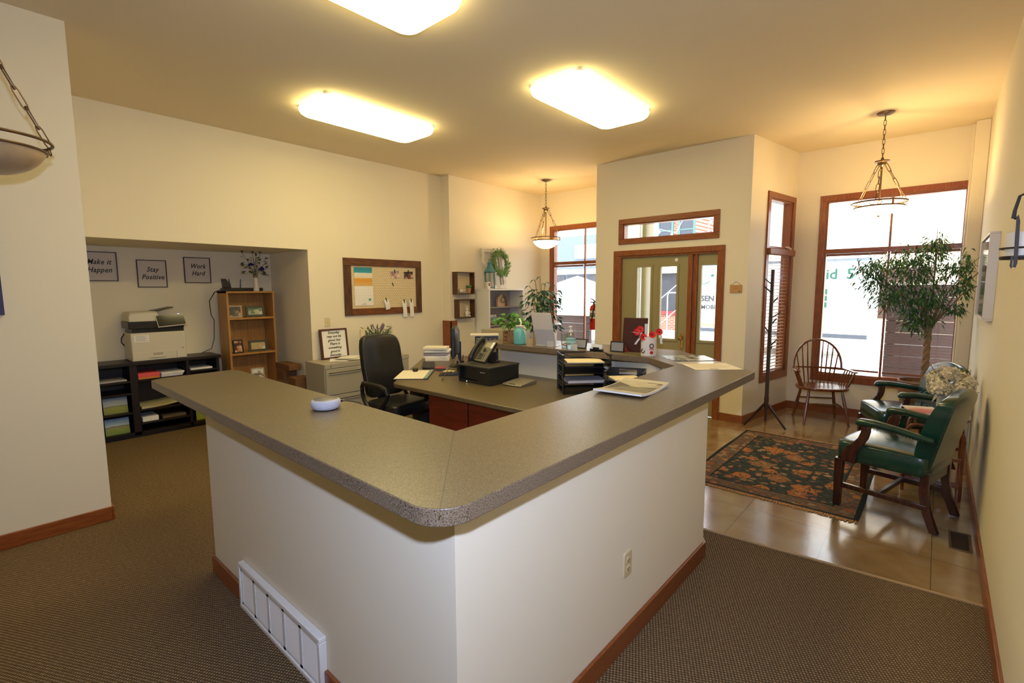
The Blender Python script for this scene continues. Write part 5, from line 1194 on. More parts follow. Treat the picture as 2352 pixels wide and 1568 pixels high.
pinned('photo_print', 4.17, 1.885, .145, .10, ph('photo_warm', (.25, .18, .30), (.62, .36, .28), (.75, .62, .55)), 'small pinned photo at top left of the pin board pair', 'photo', 6, 'photos pinned to the board')
pinned('photo_print', 4.41, 1.885, .165, .105, ph('photo_dark', (.04, .02, .015), (.10, .06, .05), (.62, .34, .26)), 'small dark pinned photo at top right of the pin board', 'photo', 3, 'photos pinned to the board')
pinned('note_slip', 4.00, 1.485, .075, .14, PAPER, 'short white note with blue mark clipped near board centre', 'note', 12, 'notes clipped along the board bottom', curl=.012)
pinned('note_slip', 4.305, 1.46, .07, .235, PAPER, 'long white note clipped left of its twin at board bottom', 'note', 4, 'notes clipped along the board bottom', curl=.008)
pinned('note_slip', 4.43, 1.465, .07, .235, PAPER, 'long white note clipped nearest the right frame of board', 'note', 3, 'notes clipped along the board bottom', curl=.008)
g = G(L0 @ Matrix.Translation((4.135, 1.70, .012)) @ Matrix.Rotation(R(25), 4, 'Z')); g.box(-.005, .005, -.022, .022, 0, .01); solo(g, 'clothes_peg', CLIP, 'single dark green peg clipped mid pin board without paper', 'peg')
# ------------------------------------------------------------------ file cabinets
def filecab(y0, y1, label, nd, x1=-5.40, h=.745, d=.48, tall=False):
    t = thing('file_cabinet', label, 'file cabinet', (x1-d/2, (y0+y1)/2, 0), 0, 'putty grey steel file cabinets'); g = W(t); g.box(x1-d, x1-.012, y0, y1, 0, h); part(g, 'cabinet_body', PUTTY, t, bevel=.004)
    part(W(t).box(x1-.014, x1, y0, y1, h-.055, h), 'top_rail', PUTTY, t, bevel=.003)
    hh = (h-.06-.04)/nd
    for k in range(nd):
        z0 = .04+hh*k; dr_ = part(W(t).box(x1-.013, x1+.006, y0+.012, y1-.012, z0+.006, z0+hh-.004), 'drawer', PUTTY, t, bevel=.004)
        if not tall: g = W(t); g.box(x1+.005, x1+.020, y0+.05, y1-.05, z0+hh-.052, z0+hh-.044); g.box(x1+.016, x1+.020, y0+.05, y1-.05, z0+hh-.066, z0+hh-.044); part(g, 'pull_lip', PUTTY, dr_)
        else: g = W(t); g.box(x1+.006, x1+.022, (y0+y1)/2-.05, (y0+y1)/2+.05, z0+hh-.10, z0+hh-.085); part(g, 'pull_handle', CHROME, dr_)
    part(W(t).cyl((x1, y0+.08, h-.027), (x1+.004, y0+.08, h-.027), .009, n=12), 'lock', CHROME, t)
    return t
filecab(2.80, 3.63, 'wide putty-grey lateral file cabinet with framed quote on top', 2)
filecab(3.645, 4.02, 'narrow putty-grey file cabinet behind office chair', 3, tall=True)
FT = .7465
# framed quote
t = thing('framed_quote', 'wooden framed handwritten quote standing on the wide file cabinet', 'framed sign', (-5.80, 3.17, FT)); M = INV[t.name] @ frame((-5.80, 0, FT), (0, 1, 0), (-.12, 0, 1))
fr = part(ring(G(M), 2.985, 3.355, .0, .385, .022, -.03, .012), 'frame', mat('red_walnut_frame', (.085, .022, .010), .4), t, bevel=.002)
part(G(M).box(3.0, 3.34, .012, .372, -.02, .0), 'white_board', PAPER, t)
for k, s in enumerate(('Everyday', 'may not be', 'good, but', 'There is', 'something', 'good in', 'Everyday')): text(s, .043, INK, t, M @ Matrix.Translation((3.17, .335-.048*k, .0005)), shear=.38, bold=.0008)
# papers on the cabinet
for k, (x, y, rz, w, h, m, lb) in enumerate(((-5.60, 3.10, 60, .22, .30, PAPER, 'white papers lying nearest corner of the wide file cabinet'), (-5.58, 3.28, 82, .22, .30, CREAMP, 'cream papers lying on the wide file cabinet beside white ones'), (-5.66, 3.26, 40, .23, .31, PAPER, 'uppermost white papers spread across the wide file cabinet'))):
    g = G(Matrix.Translation((x, y, FT+.007*k)) @ Matrix.Rotation(R(rz), 4, 'Z')); g.sheet(lambda u, v: ((u-.5)*w, (v-.5)*h, .002+.006*(2*abs(v-.5))**2), 2, 8); g.box(-w/2, w/2, -h/2, h/2, 0, .0018); solo(g, 'loose_papers', m, lb, 'papers', 'papers on the wide file cabinet', smooth=60)
# candle on a stick and the flowers
t = thing('candle_holder', 'grey candlestick with thick ivory candle on the file cabinet', 'candle', (-5.70, 3.505, FT))
part(G().lathe([(.002, 0), (.055, 0), (.05, .015), (.022, .035), (.028, .07), (.016, .10), (.026, .14), (.030, .17), (.02, .19), (.048, .205), (.05, .215), (.002, .216)], n=24), 'candlestick', mat('weathered_grey', (.42, .38, .30), .7), t)
part(G().lathe([(.002, .216), (.036, .216), (.036, .355), (.030, .358), (.002, .352)], n=24), 'candle', mat('ivory_wax', (.78, .66, .40), .5), t); part(G().cyl((0, 0, .35), (0, 0, .368), .002, n=6), 'wick', INK, t)
t = thing('flower_arrangement', 'lavender and green leaves arrangement behind office chair', 'flowers', (-5.72, 3.74, FT))
part(G().lathe([(.002, 0), (.06, 0), (.07, .12), (.06, .20), (.055, .20), (.05, .02)], n=20), 'pot', mat('weathered_grey', (.42, .38, .30), .7), t)
g = G(); gl2 = G()
for i in range(46):
    q = rnd(0, 2*PI); e = V((.09*math.cos(q), .19*math.sin(q), rnd(.27, .36))); d = V((math.cos(q)*.5, math.sin(q), .7))
    for w in range(3): gl2.leaf(V((0, 0, .2)).lerp(e, .5+.25*w), d+V((rnd(-.5, .5), rnd(-.5, .5), rnd(-.3, .3))), (rnd(-1, 1), 0, 1), rnd(.05, .08), .024)
part(gl2, 'leaves', mat('dusty_leaf', (.13, .19, .09), .6), t, smooth=None)
for i in range(9):
    q = rnd(-.9, .9); b = V((0, 0, .2)); e = V((rnd(-.05, .05), .16*q+.01, rnd(.38, .43))); g.tube([b, b.lerp(e, .6), b.lerp(e, .7), b.lerp(e, .85), e], [.002, .002, .008, .009, .003], 6)
part(g, 'lavender_spikes', mat('dull_lavender', (.20, .13, .18), .7), t)

# ------------------------------------------------------------------ niche: console, copier, bookcase
t = thing('media_console', 'long espresso wood console with open shelves in the niche', 'console', (-6.8, 1.47, 0))
X0, X1, Y0, Y1, H = -6.98, -6.60, .87, 2.07, .845
W_ = lambda: W(t)
part(W_().box(X0, X1+.02, Y0-.02, Y1+.02, H-.035, H), 'top', ESP, t, bevel=.003)
for y in (Y0, 1.185, 1.72, Y1-.03): part(W_().box(X0, X1, y, y+.03+(.035 if y in (1.185,) else 0), .03, H-.035), 'upright', ESP, t, bevel=.002)
part(W_().box(X0, X1, Y0, Y1, .03, .065), 'bottom_shelf', ESP, t); part(W_().box(X0, X0+.01, Y0, Y1, .03, H-.035), 'back_panel', ESP, t)
for y0, y1, zs in ((Y0+.03, 1.185, (.275, .49, .625)), (1.25, 1.72, (.14, .29, .625)), (1.75, Y1-.03, (.30, .665))):
    for z in zs: part(W_().box(X0, X1-.005, y0, y1, z, z+.02), 'shelf', ESP, t)
part(W_().box(X0+.03, X1-.03, Y0+.02, Y1-.02, 0, .03), 'plinth', BLACKM, t)
def inbox(nm, label, catg, x0, x1, y0, y1, z0, z1, m, group=None, rz=0):
    g = G(Matrix.Translation(((x0+x1)/2, (y0+y1)/2, 0)) @ Matrix.Rotation(R(rz), 4, 'Z')); g.box(-(x1-x0)/2, (x1-x0)/2, -(y1-y0)/2, (y1-y0)/2, z0, z1); return solo(g, nm, m, label, catg, group, bevel=.002)
inbox('paper_ream', 'orange paper ream in the middle upper shelf of console', 'paper', -6.92, -6.615, 1.26, 1.46, .6455, .668, mat('orange_paper', (.60, .20, .03), .7))
inbox('paper_ream', 'hot pink paper ream on top of the orange ream', 'paper', -6.92, -6.615, 1.26, 1.46, .6683, .71, mat('pink_paper', (.75, .09, .10), .7))
for k in range(3): inbox('paper_pile', ('lowest', 'middle', 'uppermost')[k]+' white paper pile beside the pink ream in console', 'paper', -6.92, -6.63+.01*k, 1.475, 1.685+.008*k, .6455+.017*k, .6615+.017*k, PAPER, 'white paper piles in the console', rnd(-4, 4))
inbox('paper_pile', 'white papers in top right cubby of the console', 'paper', -6.92, -6.63, 1.77, 2.0, .6855, .705, PAPER)
inbox('paper_pile', 'grey papers in top left cubby of the console', 'paper', -6.92, -6.62, .93, 1.16, .6455, .662, mat('grey_sheets', (.42, .40, .42), .7))
for z, sz, lb, mm in ((.51+.0, .165, 'landscape print', 0),):
    pass
LS1 = bands('landscape_one', 2, ((0, (.20, .22, .03)), (.42, (.27, .29, .05)), (.46, (.13, .15, .06)), (.52, (.36, .38, .36)), (.8, (.34, .40, .48)), (1, (.16, .26, .42))), 0, .17, nz=(14, .05))
LS2 = bands('landscape_two', 2, ((0, (.16, .24, .03)), (.40, (.24, .30, .06)), (.46, (.30, .20, .14)), (.50, (.10, .14, .08)), (.55, (.40, .50, .58)), (1, (.12, .26, .52))), 0, .17, nz=(14, .07))
for z, m, lb in ((.296, LS1, 'green field landscape print in second lowest left cubby of console'), (.0655, LS2, 'golf green landscape print in lowest left cubby of console')):
    g = G(Matrix.Translation((-6.66, 1.05, z)) @ Matrix.Rotation(R(-8), 4, 'Y')); g.box(-.004, .004, -.105, .105, 0, .175); solo(g, 'landscape_print', m, lb, 'picture', 'landscape prints in the console')
inbox('landscape_print', 'bright green print in bottom right cubby of console', 'picture', -6.67, -6.66, 1.80, 2.0, .0655, .21, mat('bright_green_print', (.28, .34, .04), .5))
g = G(); g.loft([[(-6.95, y, z), (-6.62, y, z), (-6.62, y, z+.024), (-6.95, y, z+.024)] for y, z in ((1.27, .311), (1.38, .312), (1.5, .318), (1.6, .332), (1.70, .352))]); solo(g, 'paper_stack', mat('yellowed_paper', (.50, .46, .27), .7), 'curling yellowed paper stack on middle lower shelf of console', 'paper')
inbox('booklet_pile', 'white booklet pile at left of lowest middle shelf', 'booklet', -6.9, -6.63, 1.27, 1.42, .161, .215, PAPER)
inbox('booklet_pile', 'dark booklet pile at right of lowest middle shelf', 'booklet', -6.9, -6.63, 1.46, 1.69, .161, .19, mat('dim_cover', (.12, .09, .08), .6))
# copier
t = thing('photocopier', 'off-white photocopier with tilted black touch panel on console', 'photocopier', (-6.82, 1.485, H+.0005))
CP = mat('copier_white', (.62, .575, .47), .45); CPD = mat('copier_black', (.015, .015, .016), .3)
BZ = H+.0005
y0, y1, xf, xb = 1.225, 1.745, -6.625, -6.985
body = part(W(t).box(xb, xf, y0, y1, BZ, BZ+.315), 'body', CP, t, bevel=.012, seg=3)
dr_ = part(W(t).box(xf-.01, xf+.006, y0+.004, y1-.105, BZ+.006, BZ+.098), 'paper_drawer', CP, t, bevel=.004); part(W(t).box(xf-.01, xf+.006, y1-.100, y1-.004, BZ+.006, BZ+.098), 'side_door', CP, t, bevel=.004)
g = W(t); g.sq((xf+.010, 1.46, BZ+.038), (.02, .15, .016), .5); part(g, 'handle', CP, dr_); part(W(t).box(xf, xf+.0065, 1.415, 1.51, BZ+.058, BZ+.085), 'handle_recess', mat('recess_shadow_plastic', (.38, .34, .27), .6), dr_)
part(W(t).box(xf, xf+.0015, y0+.03, y0+.165, BZ+.215, BZ+.292), 'notice_label', PAPER, t, label='white notice label with grey print')
g = W(t)
for k in range(5): g.box(xf+.0015, xf+.002, y0+.045, y0+.15-.02*(k % 2), BZ+.226+.013*k, BZ+.231+.013*k)
part(g, 'label_print', mat('grey_print', (.34, .34, .40), .6), t)
part(W(t).cyl((xf, y1-.04, BZ+.12), (xf+.003, y1-.04, BZ+.12), .006, n=12), 'button', BLACK, t)
part(W(t).box(xb+.02, xf-.02, y0+.02, y1-.01, BZ+.315, BZ+.36), 'output_bay', CPD, t)
part(W(t).box(xb+.01, xf+.005, y0-.01, y1-.01, BZ+.36, BZ+.44), 'scanner_unit', CPD, t, bevel=.008)
g = W(t); g.loft([[(xb+.03, y, z0), (xf-.005, y, z0), (xf-.005, y, z1-.02), (xf-.035, y, z1), (xb+.03, y, z1)] for y, z0, z1 in ((y0+.0, BZ+.44, BZ+.52), (y0+.02, BZ+.44, BZ+.545), (y0+.26, BZ+.44, BZ+.55), (y0+.28, BZ+.44, BZ+.50), (y1-.03, BZ+.44, BZ+.475))]); part(g, 'document_feeder', CP, t, bevel=.006)
g = W(t); a = [(-6.94, y0+.25, BZ+.545), (-6.72, y0+.25, BZ+.545), (-6.72, y1-.08, BZ+.585), (-6.94, y1-.08, BZ+.585)]
g.loft([a, [(p[0], p[1], p[2]+.010) for p in a]]); part(g, 'feeder_tray', CPD, t)
M = INV[t.name] @ Matrix.Translation((xf+.03, 1.615, BZ+.375)) @ Matrix.Rotation(R(-20), 4, 'Y') @ Matrix.Rotation(R(4), 4, 'X')
pn = part(G(M).box(-.004, .010, -.14, .14, 0, .14), 'control_panel', mat('panel_silver', (.50, .46, .40), .35), t, bevel=.004); part(G(M).box(.010, .0125, -.133, .133, .010, .136), 'touch_screen', mat('panel_glass', (.006, .005, .006), .12), pn)
part(G(M).box(.008, .013, .075, .095, .138, .142), 'status_light', emit('blue_led', (.35, .4, 1), 3), pn)
g = W(t); g.tube([(xb+.08, y0-.002, BZ+.30), (xb+.07, y0-.028, BZ+.25), (xb+.06, y0-.030, BZ+.20), (xb+.05, y0-.004, BZ+.16)], .006, 8); part(g, 'side_cord', BLACK, t)
# small bookcase
t = thing('bookcase', 'honey wood narrow bookcase with framed photos in the niche', 'bookcase', (-6.71, 2.47, 0)); by0, by1, bx0, bx1, bh_ = 2.18, 2.75, -6.86, -6.55, 1.615
for y in (by0, by1-.022): part(W(t).box(bx0, bx1, y, y+.022, 0, bh_), 'side_panel', OAKL, t, bevel=.001)
part(W(t).box(bx0, bx1+.003, by0, by1, bh_-.024, bh_), 'top_panel', OAKL, t, bevel=.001); part(W(t).box(bx0, bx0+.008, by0+.022, by1-.022, 0, bh_-.024), 'back_panel', OAKL, t)
SHZ = (.06, .40, .815, 1.262)
for z in SHZ: part(W(t).box(bx0+.008, bx1-.004, by0+.022, by1-.022, z, z+.022), 'shelf', OAKL, t)
def stand_photo(c, rz, w, h, bw, fm, pm, label, grp='framed photos on the honey bookcase', lean=8):
    t = thing('framed_photo', label, 'photo frame', c, rz, grp); M = Matrix.Rotation(R(-lean), 4, 'Y') @ frame((0, 0, 0), (0, 1, 0), (0, 0, 1))
    part(ring(G(M), -w/2, w/2, 0, h, bw, -.012, .006), 'frame', fm, t, bevel=.002); part(G(M).box(-w/2+bw*.8, w/2-bw*.8, bw*.8, h-bw*.8, -.01, .001), 'photo', pm, t)
    g = G(); g.box(-.085, -.012, -.02, .02, 0, .004); g.tube([(-.08, 0, .002), (-.03-h*.08, 0, h*.6)], .006, sq=True); part(g, 'easel_back', fm, t); return t
GF = mat('dark_olive_frame', (.045, .045, .030), .4); LF = mat('clear_acrylic_edge', (.40, .30, .18), .3)
stand_photo((-6.62, 2.29, 1.2845), -8, .165, .155, .018, LF, ph('group_photo', (.06, .05, .04), (.14, .10, .07), (.45, .36, .24)), 'clear-edged group photo at left of bookcase top shelf')
stand_photo((-6.62, 2.535, 1.2845), -4, .225, .145, .03, GF, ph('team_photo', (.10, .16, .10), (.40, .42, .30), (.62, .60, .52)), 'dark-framed team photo at right of bookcase top shelf')
stand_photo((-6.60, 2.30, .8375), 10, .125, .17, .016, BLACK, ph('portrait_photo', (.05, .03, .03), (.60, .25, .12), (.75, .72, .70)), 'black-framed upright photo at left of bookcase second shelf')
stand_photo((-6.62, 2.545, .8375), -4, .225, .145, .028, GF, ph('outdoor_photo', (.45, .40, .20), (.50, .30, .14), (.62, .60, .48)), 'dark-framed outdoor photo at right of bookcase second shelf')
stand_photo((-6.62, 2.52, .4225), -12, .16, .20, .014, LF, ph('floral_card', (.20, .12, .05), (.70, .70, .58), (.75, .76, .68)), 'floral card in clear frame on bookcase third shelf')
stand_photo((-6.62, 2.28, .4225), 8, .11, .16, .016, BLACK, ph('dark_card', (.02, .02, .02), (.04, .03, .03), (.08, .06, .05)), 'small black frame at left of bookcase third shelf')
t = thing('internet_router', 'flat black internet router with two antennas on honey bookcase', 'router', (-6.72, 2.38, bh_+.0005))
g = W(t); g.box(-6.80, -6.64, 2.20, 2.655, bh_+.0005, bh_+.042); part(g, 'case', BLACK, t, bevel=.006)
g = W(t); g.loft([[(-6.76, y-a, z), (-6.70, y-a, z), (-6.70, y+b, z), (-6.76, y+b, z)] for y, a, b, z in ((2.245, .035, .04, bh_+.042), (2.24, .036, .032, bh_+.11), (2.23, .032, .010, bh_+.155))]); part(g, 'upright_unit', BLACK, t, bevel=.004)
for y, e in ((2.32, -.022), (2.43, .008)): part(W(t).tube([(-6.78, y, bh_+.03), (-6.78, y+e, bh_+.155)], [.008, .006], 8), 'antenna', BLACK, t)
g = W(t); g.tube([(-6.80, 2.21, bh_+.02), (-6.85, 2.15, bh_-.01), (-6.90, 2.10, bh_-.12), (-6.90, 2.11, bh_-.3), (-6.90, 2.14, bh_-.36), (-6.90, 2.125, bh_-.6), (-6.90, 2.09, bh_-.72), (-6.91, 1.98, bh_-.765)], .005, 6); part(g, 'cable', BLACK, t)
t = thing('flower_vase', 'slim white vase of blue flowers on the honey bookcase', 'vase', (-6.615, 2.56, bh_+.0005))
part(G().lathe([(.002, 0), (.034, 0), (.036, .02), (.028, .10), (.022, .155), (.022, .20), (.018, .20), (.018, .15), (.02, .02)], n=22), 'vase', mat('white_ceramic', (.66, .62, .56), .35), t); part(G().lathe([(.0225, .17), (.0245, .172), (.0245, .198), (.0225, .2)], n=20), 'twine', BARK, t)
g = G(); gs = G()
for i in range(60):
    q = rnd(0, 2*PI); e = V((.09*math.cos(q), .12*math.sin(q), rnd(.22, .42))); g.leaf(e, (math.cos(q), math.sin(q), rnd(-.4, .9)), (rnd(-1, 1), rnd(-1, 1), 1), rnd(.04, .065), .028)
    if i % 4 == 0: gs.tube([(0, 0, .15), e*.5+V((0, 0, .14)), e], .0018, 5)
for e in ((0, -.145, .475), (0, -.02, .47), (.0, .07, .475), (0, .02, .44)): gs.tube([(0, 0, .15), V(e)*.6+V((0, 0, .1)), e], .0022, 5); g.leaf(V(e), (0, e[1]*.5, 1), (1, 0, 0), .055, .03); g.leaf(V(e), (0, -e[1], .6), (1, 0, 0), .04, .022)
part(g, 'leaves', mat('shaded_leaf', (.045, .06, .016), .5), t, smooth=None); part(gs, 'stems', mat('shaded_leaf', (.045, .06, .016), .5), t)
for c in ((.05, -.07, .315), (.06, .05, .265)):
    g = G()
    for i in range(40):
        q = rnd(0, 2*PI); w = rnd(0, PI/2); n = V((math.sin(w)*math.cos(q), math.sin(w)*math.sin(q), math.cos(w))); g.leaf(V(c)+n*.01, n+V((.8, 0, 0)), (1, 0, 0), .036, .014)
    part(g, 'blue_bloom', mat('ultramarine_petal', (.018, .020, .16), .5), t, smooth=None)
# framed words on the niche back wall
for y0, y1, z0, z1, s, lb in ((.905, 1.232, 1.735, 2.058, ('Make it', 'Happen'), 'Make it Happen'), (1.405, 1.695, 1.665, 1.985, ('Stay', 'Positive'), 'Stay Positive'), (1.875, 2.165, 1.72, 2.035, ('Work', 'Hard'), 'Work Hard')):
    t = thing('framed_sign', f'thin black framed sign reading {lb} above console', 'framed sign', (-6.99, (y0+y1)/2, z0), 0, 'framed words above the photocopier'); M = INV[t.name] @ LEFTW(-7.0, 0, 0)
    part(ring(G(M), y0, y1, z0, z1, .009, 0, .02), 'frame', mat('thin_dark_frame', (.045, .022, .014), .4), t); part(G(M).box(y0+.006, y1-.006, z0+.006, z1-.006, .001, .010), 'print', mat('soft_white_print', (.62, .55, .48), .6), t)
    for k, w in enumerate(s): text(w, .078, INK, t, M @ Matrix.Translation(((y0+y1)/2+.005, (z0+z1)/2+.048-.088*k, .0105)) @ Matrix.Diagonal((.82, 1, 1, 1)), shear=.32, space=1.08, bold=.0012)
# cardboard boxes
for c, sz, lb in (((-6.34, 2.80, 0), (.36, .20, .46), 'lowest brown cardboard box beside honey bookcase'), ((-6.42, 2.80, .4605), (.22, .17, .14), 'middle brown cardboard box in the stack beside bookcase'), ((-6.36, 2.80, .6015), (.40, .16, .075), 'flat cardboard box topping the stack beside bookcase'), ((-6.05, 2.80, 0), (.20, .20, .53), 'brown cardboard box in front of the stack near file cabinet')):
    t = thing('cardboard_box', lb, 'box', c, 0, 'cardboard boxes in the niche'); part(G().box(-sz[0]/2, sz[0]/2, -sz[1]/2, sz[1]/2, 0, sz[2]), 'carton', CARD, t, bevel=.004); part(G().box(-sz[0]/2, sz[0]/2, -.004, .004, sz[2], sz[2]+.0006), 'flap_seam', mat('seam_tape', (.22, .11, .04), .6), t)

# ------------------------------------------------------------------ rear left corner: wall shelves, white bookcase
def shadowbox(y0, y1, z0, z1, label):
    t = thing('shadow_box_shelf', label, 'wall shelf', (-5.66, (y0+y1)/2, z0), 0, 'wooden shadow box shelves'); M = INV[t.name] @ LEFTW(-5.72, 0, 0)
    part(ring(G(M), y0, y1, z0, z1, .016, 0, .11), 'box', WALN, t); part(G(M).box(y0+.016, y1-.016, z0+.016, z1-.016, .0, .008), 'wire_back', WIRE, t)
shadowbox(5.12, 5.50, 1.545, 1.895, 'upper square wooden wall shelf holding bird and pot'); shadowbox(5.15, 5.50, 1.17, 1.47, 'lower square wooden wall shelf holding white rabbit')
t = thing('bird_figurine', 'white ceramic bird in the upper wall shelf', 'figurine', (-5.66, 5.25, 1.5612)); CER = mat('white_glaze', (.72, .68, .60), .35)
g = G(); g.sq((0, 0, .035), (.04, .075, .05), .9); g.sq((0, -.030, .062), (.03, .032, .03), 1); g.tube([(0, -.045, .062), (0, -.06, .060)], [.006, .001], 6); g.tube([(0, .03, .04), (0, .07, .035), (0, .085, .055)], [.014, .009, .004], 8); part(g, 'body', CER, t)
t = thing('potted_grass_plant', 'small terracotta pot of green grass in upper wall shelf', 'plant', (-5.66, 5.42, 1.5612)); part(G().lathe([(.002, 0), (.026, 0), (.036, .075), (.036, .085), (.032, .085), (.002, .07)], n=20), 'pot', mat('pale_terracotta', (.45, .24, .12), .7), t)
g = G()
for i in range(140): q = rnd(0, 2*PI); g.leaf((.02*math.cos(q), .02*math.sin(q), .075), (math.cos(q)*rnd(.1, .9), math.sin(q)*rnd(.1, .9), 1), (1, 0, 0), rnd(.04, .065), .007)
part(g, 'grass', LEAFG, t, smooth=None)
t = thing('rabbit_figurine', 'white rabbit figurine in the lower wall shelf', 'figurine', (-5.66, 5.37, 1.1862))
g = G(); g.sq((0, 0, .055), (.055, .075, .09), .9); g.sq((0, 0, .115), (.05, .055, .055), 1); g.tube([(0, -.012, .13), (0, -.028, .185)], [.010, .006], 8); g.tube([(0, .012, .13), (0, .020, .19)], [.010, .006], 8); g.sq((.02, -.03, .015), (.05, .03, .03), .8); g.sq((.02, .03, .015), (.05, .03, .03), .8); g.sq((.01, .045, .06), (.03, .035, .03), .9); part(g, 'body', CER, t)
t = thing('white_bookcase', 'white open bookcase with wreath and lantern on top', 'bookcase', (-5.55, 6.04, 0)); wy0, wy1, wx0, wx1, wh = 5.61, 6.47, -5.705, -5.40, 1.63
for y in (wy0, wy1-.025): part(W(t).box(wx0, wx1, y, y+.025, 0, wh-.025), 'side_panel', OFFW, t, bevel=.002)
part(W(t).box(wx0, wx1+.006, wy0-.004, wy1+.004, wh-.028, wh), 'top_panel', OFFW, t, bevel=.003); part(W(t).box(wx0, wx0+.008, wy0+.025, wy1-.025, 0, wh-.028), 'back_panel', mat('grey_back_panel', (.42, .38, .36), .6), t)
for z in (.10, .45, .72, 1.02, 1.318): part(W(t).box(wx0+.008, wx1-.02, wy0+.025, wy1-.025, z, z+.016), 'shelf', mat('grey_glass_shelf', (.30, .27, .26), .3), t)
z1_ = 1.3345
t = thing('house_ornament', 'pale wooden house ornament with blue wreath on bookcase shelf', 'ornament', (-5.55, 6.04, z1_)); g = G(frame((0, 0, 0), (0, 1, 0), (0, 0, 1))); 
pts = [(-.085, 0), (.085, 0), (.085, .13), (0, .205), (-.085, .13)]; a = [g.v((p[0], p[1], .02)) for p in pts]; b = [g.v((p[0], p[1], -.02)) for p in pts]; g.f(a); g.f(b[::-1])
for i in range(5): g.f([a[i], b[i], b[(i+1) % 5], a[(i+1) % 5]])
part(g, 'house', mat('pale_pine', (.55, .36, .20), .6), t, smooth=None); g = G()
for i in range(60): q = rnd(0, 2*PI); g.leaf((.024, .035+.035*math.cos(q), .11+.035*math.sin(q)), (.4, math.cos(q+1.3), math.sin(q+1.3)), (1, 0, 0), .035, .014)
part(g, 'leaf_ring', mat('blue_green_leaf', (.05, .16, .17), .5), t, smooth=None)
t = thing('house_ornament', 'brown rounded house ornament behind the pale wooden one', 'ornament', (-5.62, 6.19, z1_)); g = G(frame((0, 0, 0), (0, 1, 0), (0, 0, 1))); g.prism([(-.08, 0), (.085, 0), (.08, .10), (.04, .17), (-.02, .19), (-.08, .17)], -.02, .02); part(g, 'house', mat('mid_brown_wood', (.22, .085, .03), .5), t, smooth=None)
t = thing('driftwood_ornament', 'white branch ornament at left of bookcase upper shelf', 'ornament', (-5.52, 5.70, z1_)); g = G()
for i in range(7): g.tube([(0, 0, 0), (rnd(-.03, .03), rnd(-.03, .03), .09), (rnd(-.05, .05), rnd(-.045, .06), rnd(.14, .25))], [.010, .007, .003], 6)
part(g, 'branches', mat('bleached_wood', (.62, .58, .50), .6), t); g = G()
for i in range(14): g.leaf((rnd(-.03, .03), rnd(-.02, .05), rnd(.03, .15)), (rnd(-.3, .6), rnd(-.5, 1), rnd(-.3, .6)), (1, 0, 0), .06, .025)
part(g, 'leaves', mat('bronze_leaf', (.10, .07, .04), .5), t, smooth=None)
stand_photo((-5.52, 5.87, 1.0365), 8, .22, .19, .02, mat('orange_wood_frame', (.28, .10, .03), .4), ph('couple_photo', (.10, .16, .12), (.45, .50, .50), (.75, .76, .78)), 'wood-framed couple photo on white bookcase middle shelf', None, 14)
t = thing('small_lantern', 'small black lantern ornament beside the couple photo', 'ornament', (-5.50, 5.67, 1.0365)); part(G().lathe([(.002, 0), (.03, 0), (.03, .01), (.022, .015), (.022, .06), (.03, .065), (.01, .09), (.002, .1)], n=12), 'body', BLACK, t)
inbox('wooden_tray', 'brown wooden tray on white bookcase lower shelf', 'tray', -5.66, -5.44, 5.66, 5.88, .7365, .79, CARD); inbox('white_box', 'small white box beside wooden tray on lower shelf', 'box', -5.60, -5.46, 5.92, 6.02, .7365, .80, WHITE)
TZ = wh+.0005
t = thing('window_frame_decor', 'white weathered window frame leaning on wall above bookcase', 'frame', (-5.6, 5.94, TZ)); M = INV[t.name] @ frame((-5.59, 0, TZ), (0, 1, 0), (-.14, 0, 1)); WWD = mat('weathered_white_wood', (.74, .70, .62), .6, noise=(12, (.55, .48, .38)))
part(ring(G(M), 5.70, 6.22, 0, .66, .06, 0, .028), 'frame', WWD, t); g = G(M); g.box(5.93, 5.965, .06, .60, .004, .026); part(g, 'grey_bar', mat('grey_wood_bar', (.36, .31, .24), .6), t); g = G(M); g.box(6.09, 6.125, .06, .60, .004, .026); part(g, 'grey_bar', mat('grey_wood_bar', (.36, .31, .24), .6), t)
t = thing('wreath', 'round green boxwood wreath hung on the weathered window frame', 'wreath', (-5.50, 6.0, TZ+.22)); M = INV[t.name] @ frame((-5.555, 6.02, TZ+.415), (0, 1, 0), (-.14, 0, 1)); g = G(M)
for i in range(900):
    q = rnd(0, 2*PI); r_ = .155+random.gauss(0, .028); p = (r_*math.cos(q), r_*math.sin(q)*1.12, .03+rnd(-.02, .035)); g.leaf(p, (math.cos(q+rnd(.6, 2.2)), math.sin(q+rnd(.6, 2.2)), rnd(-.3, .7)), (rnd(-.4, .4), rnd(-.4, .4), 1), rnd(.04, .075), .014)
part(g, 'leaves', mat('wreath_leaf', (.085, .20, .025), .5, noise=(20, (.17, .31, .06))), t, smooth=None); g = G(M); g.tube([(.15*math.cos(2*PI*k/24), .168*math.sin(2*PI*k/24), .025) for k in range(24)], .014, 6, closed=True); part(g, 'twig_ring', BARK, t)
t = thing('lantern', 'teal metal lantern with glass sides on white bookcase', 'lantern', (-5.50, 5.735, TZ), 20)
g = G()
for k in range(6):
    q = 2*PI*k/6; x, y = .085*math.cos(q), .085*math.sin(q); g.tube([(x, y, .0), (x, y, .27)], .006, sq=True); q2 = 2*PI*(k+1)/6
    for z in (.025, .265): g.tube([(x, y, z), (.085*math.cos(q2), .085*math.sin(q2), z)], .006, sq=True)
part(g, 'cage', TEAL, t); rings = [[(r_*math.cos(2*PI*k/6), r_*math.sin(2*PI*k/6), z) for k in range(6)] for r_, z in ((.115, .268), (.11, .275), (.065, .325), (.040, .37), (.036, .40), (.044, .405), (.035, .425), (.01, .44))]
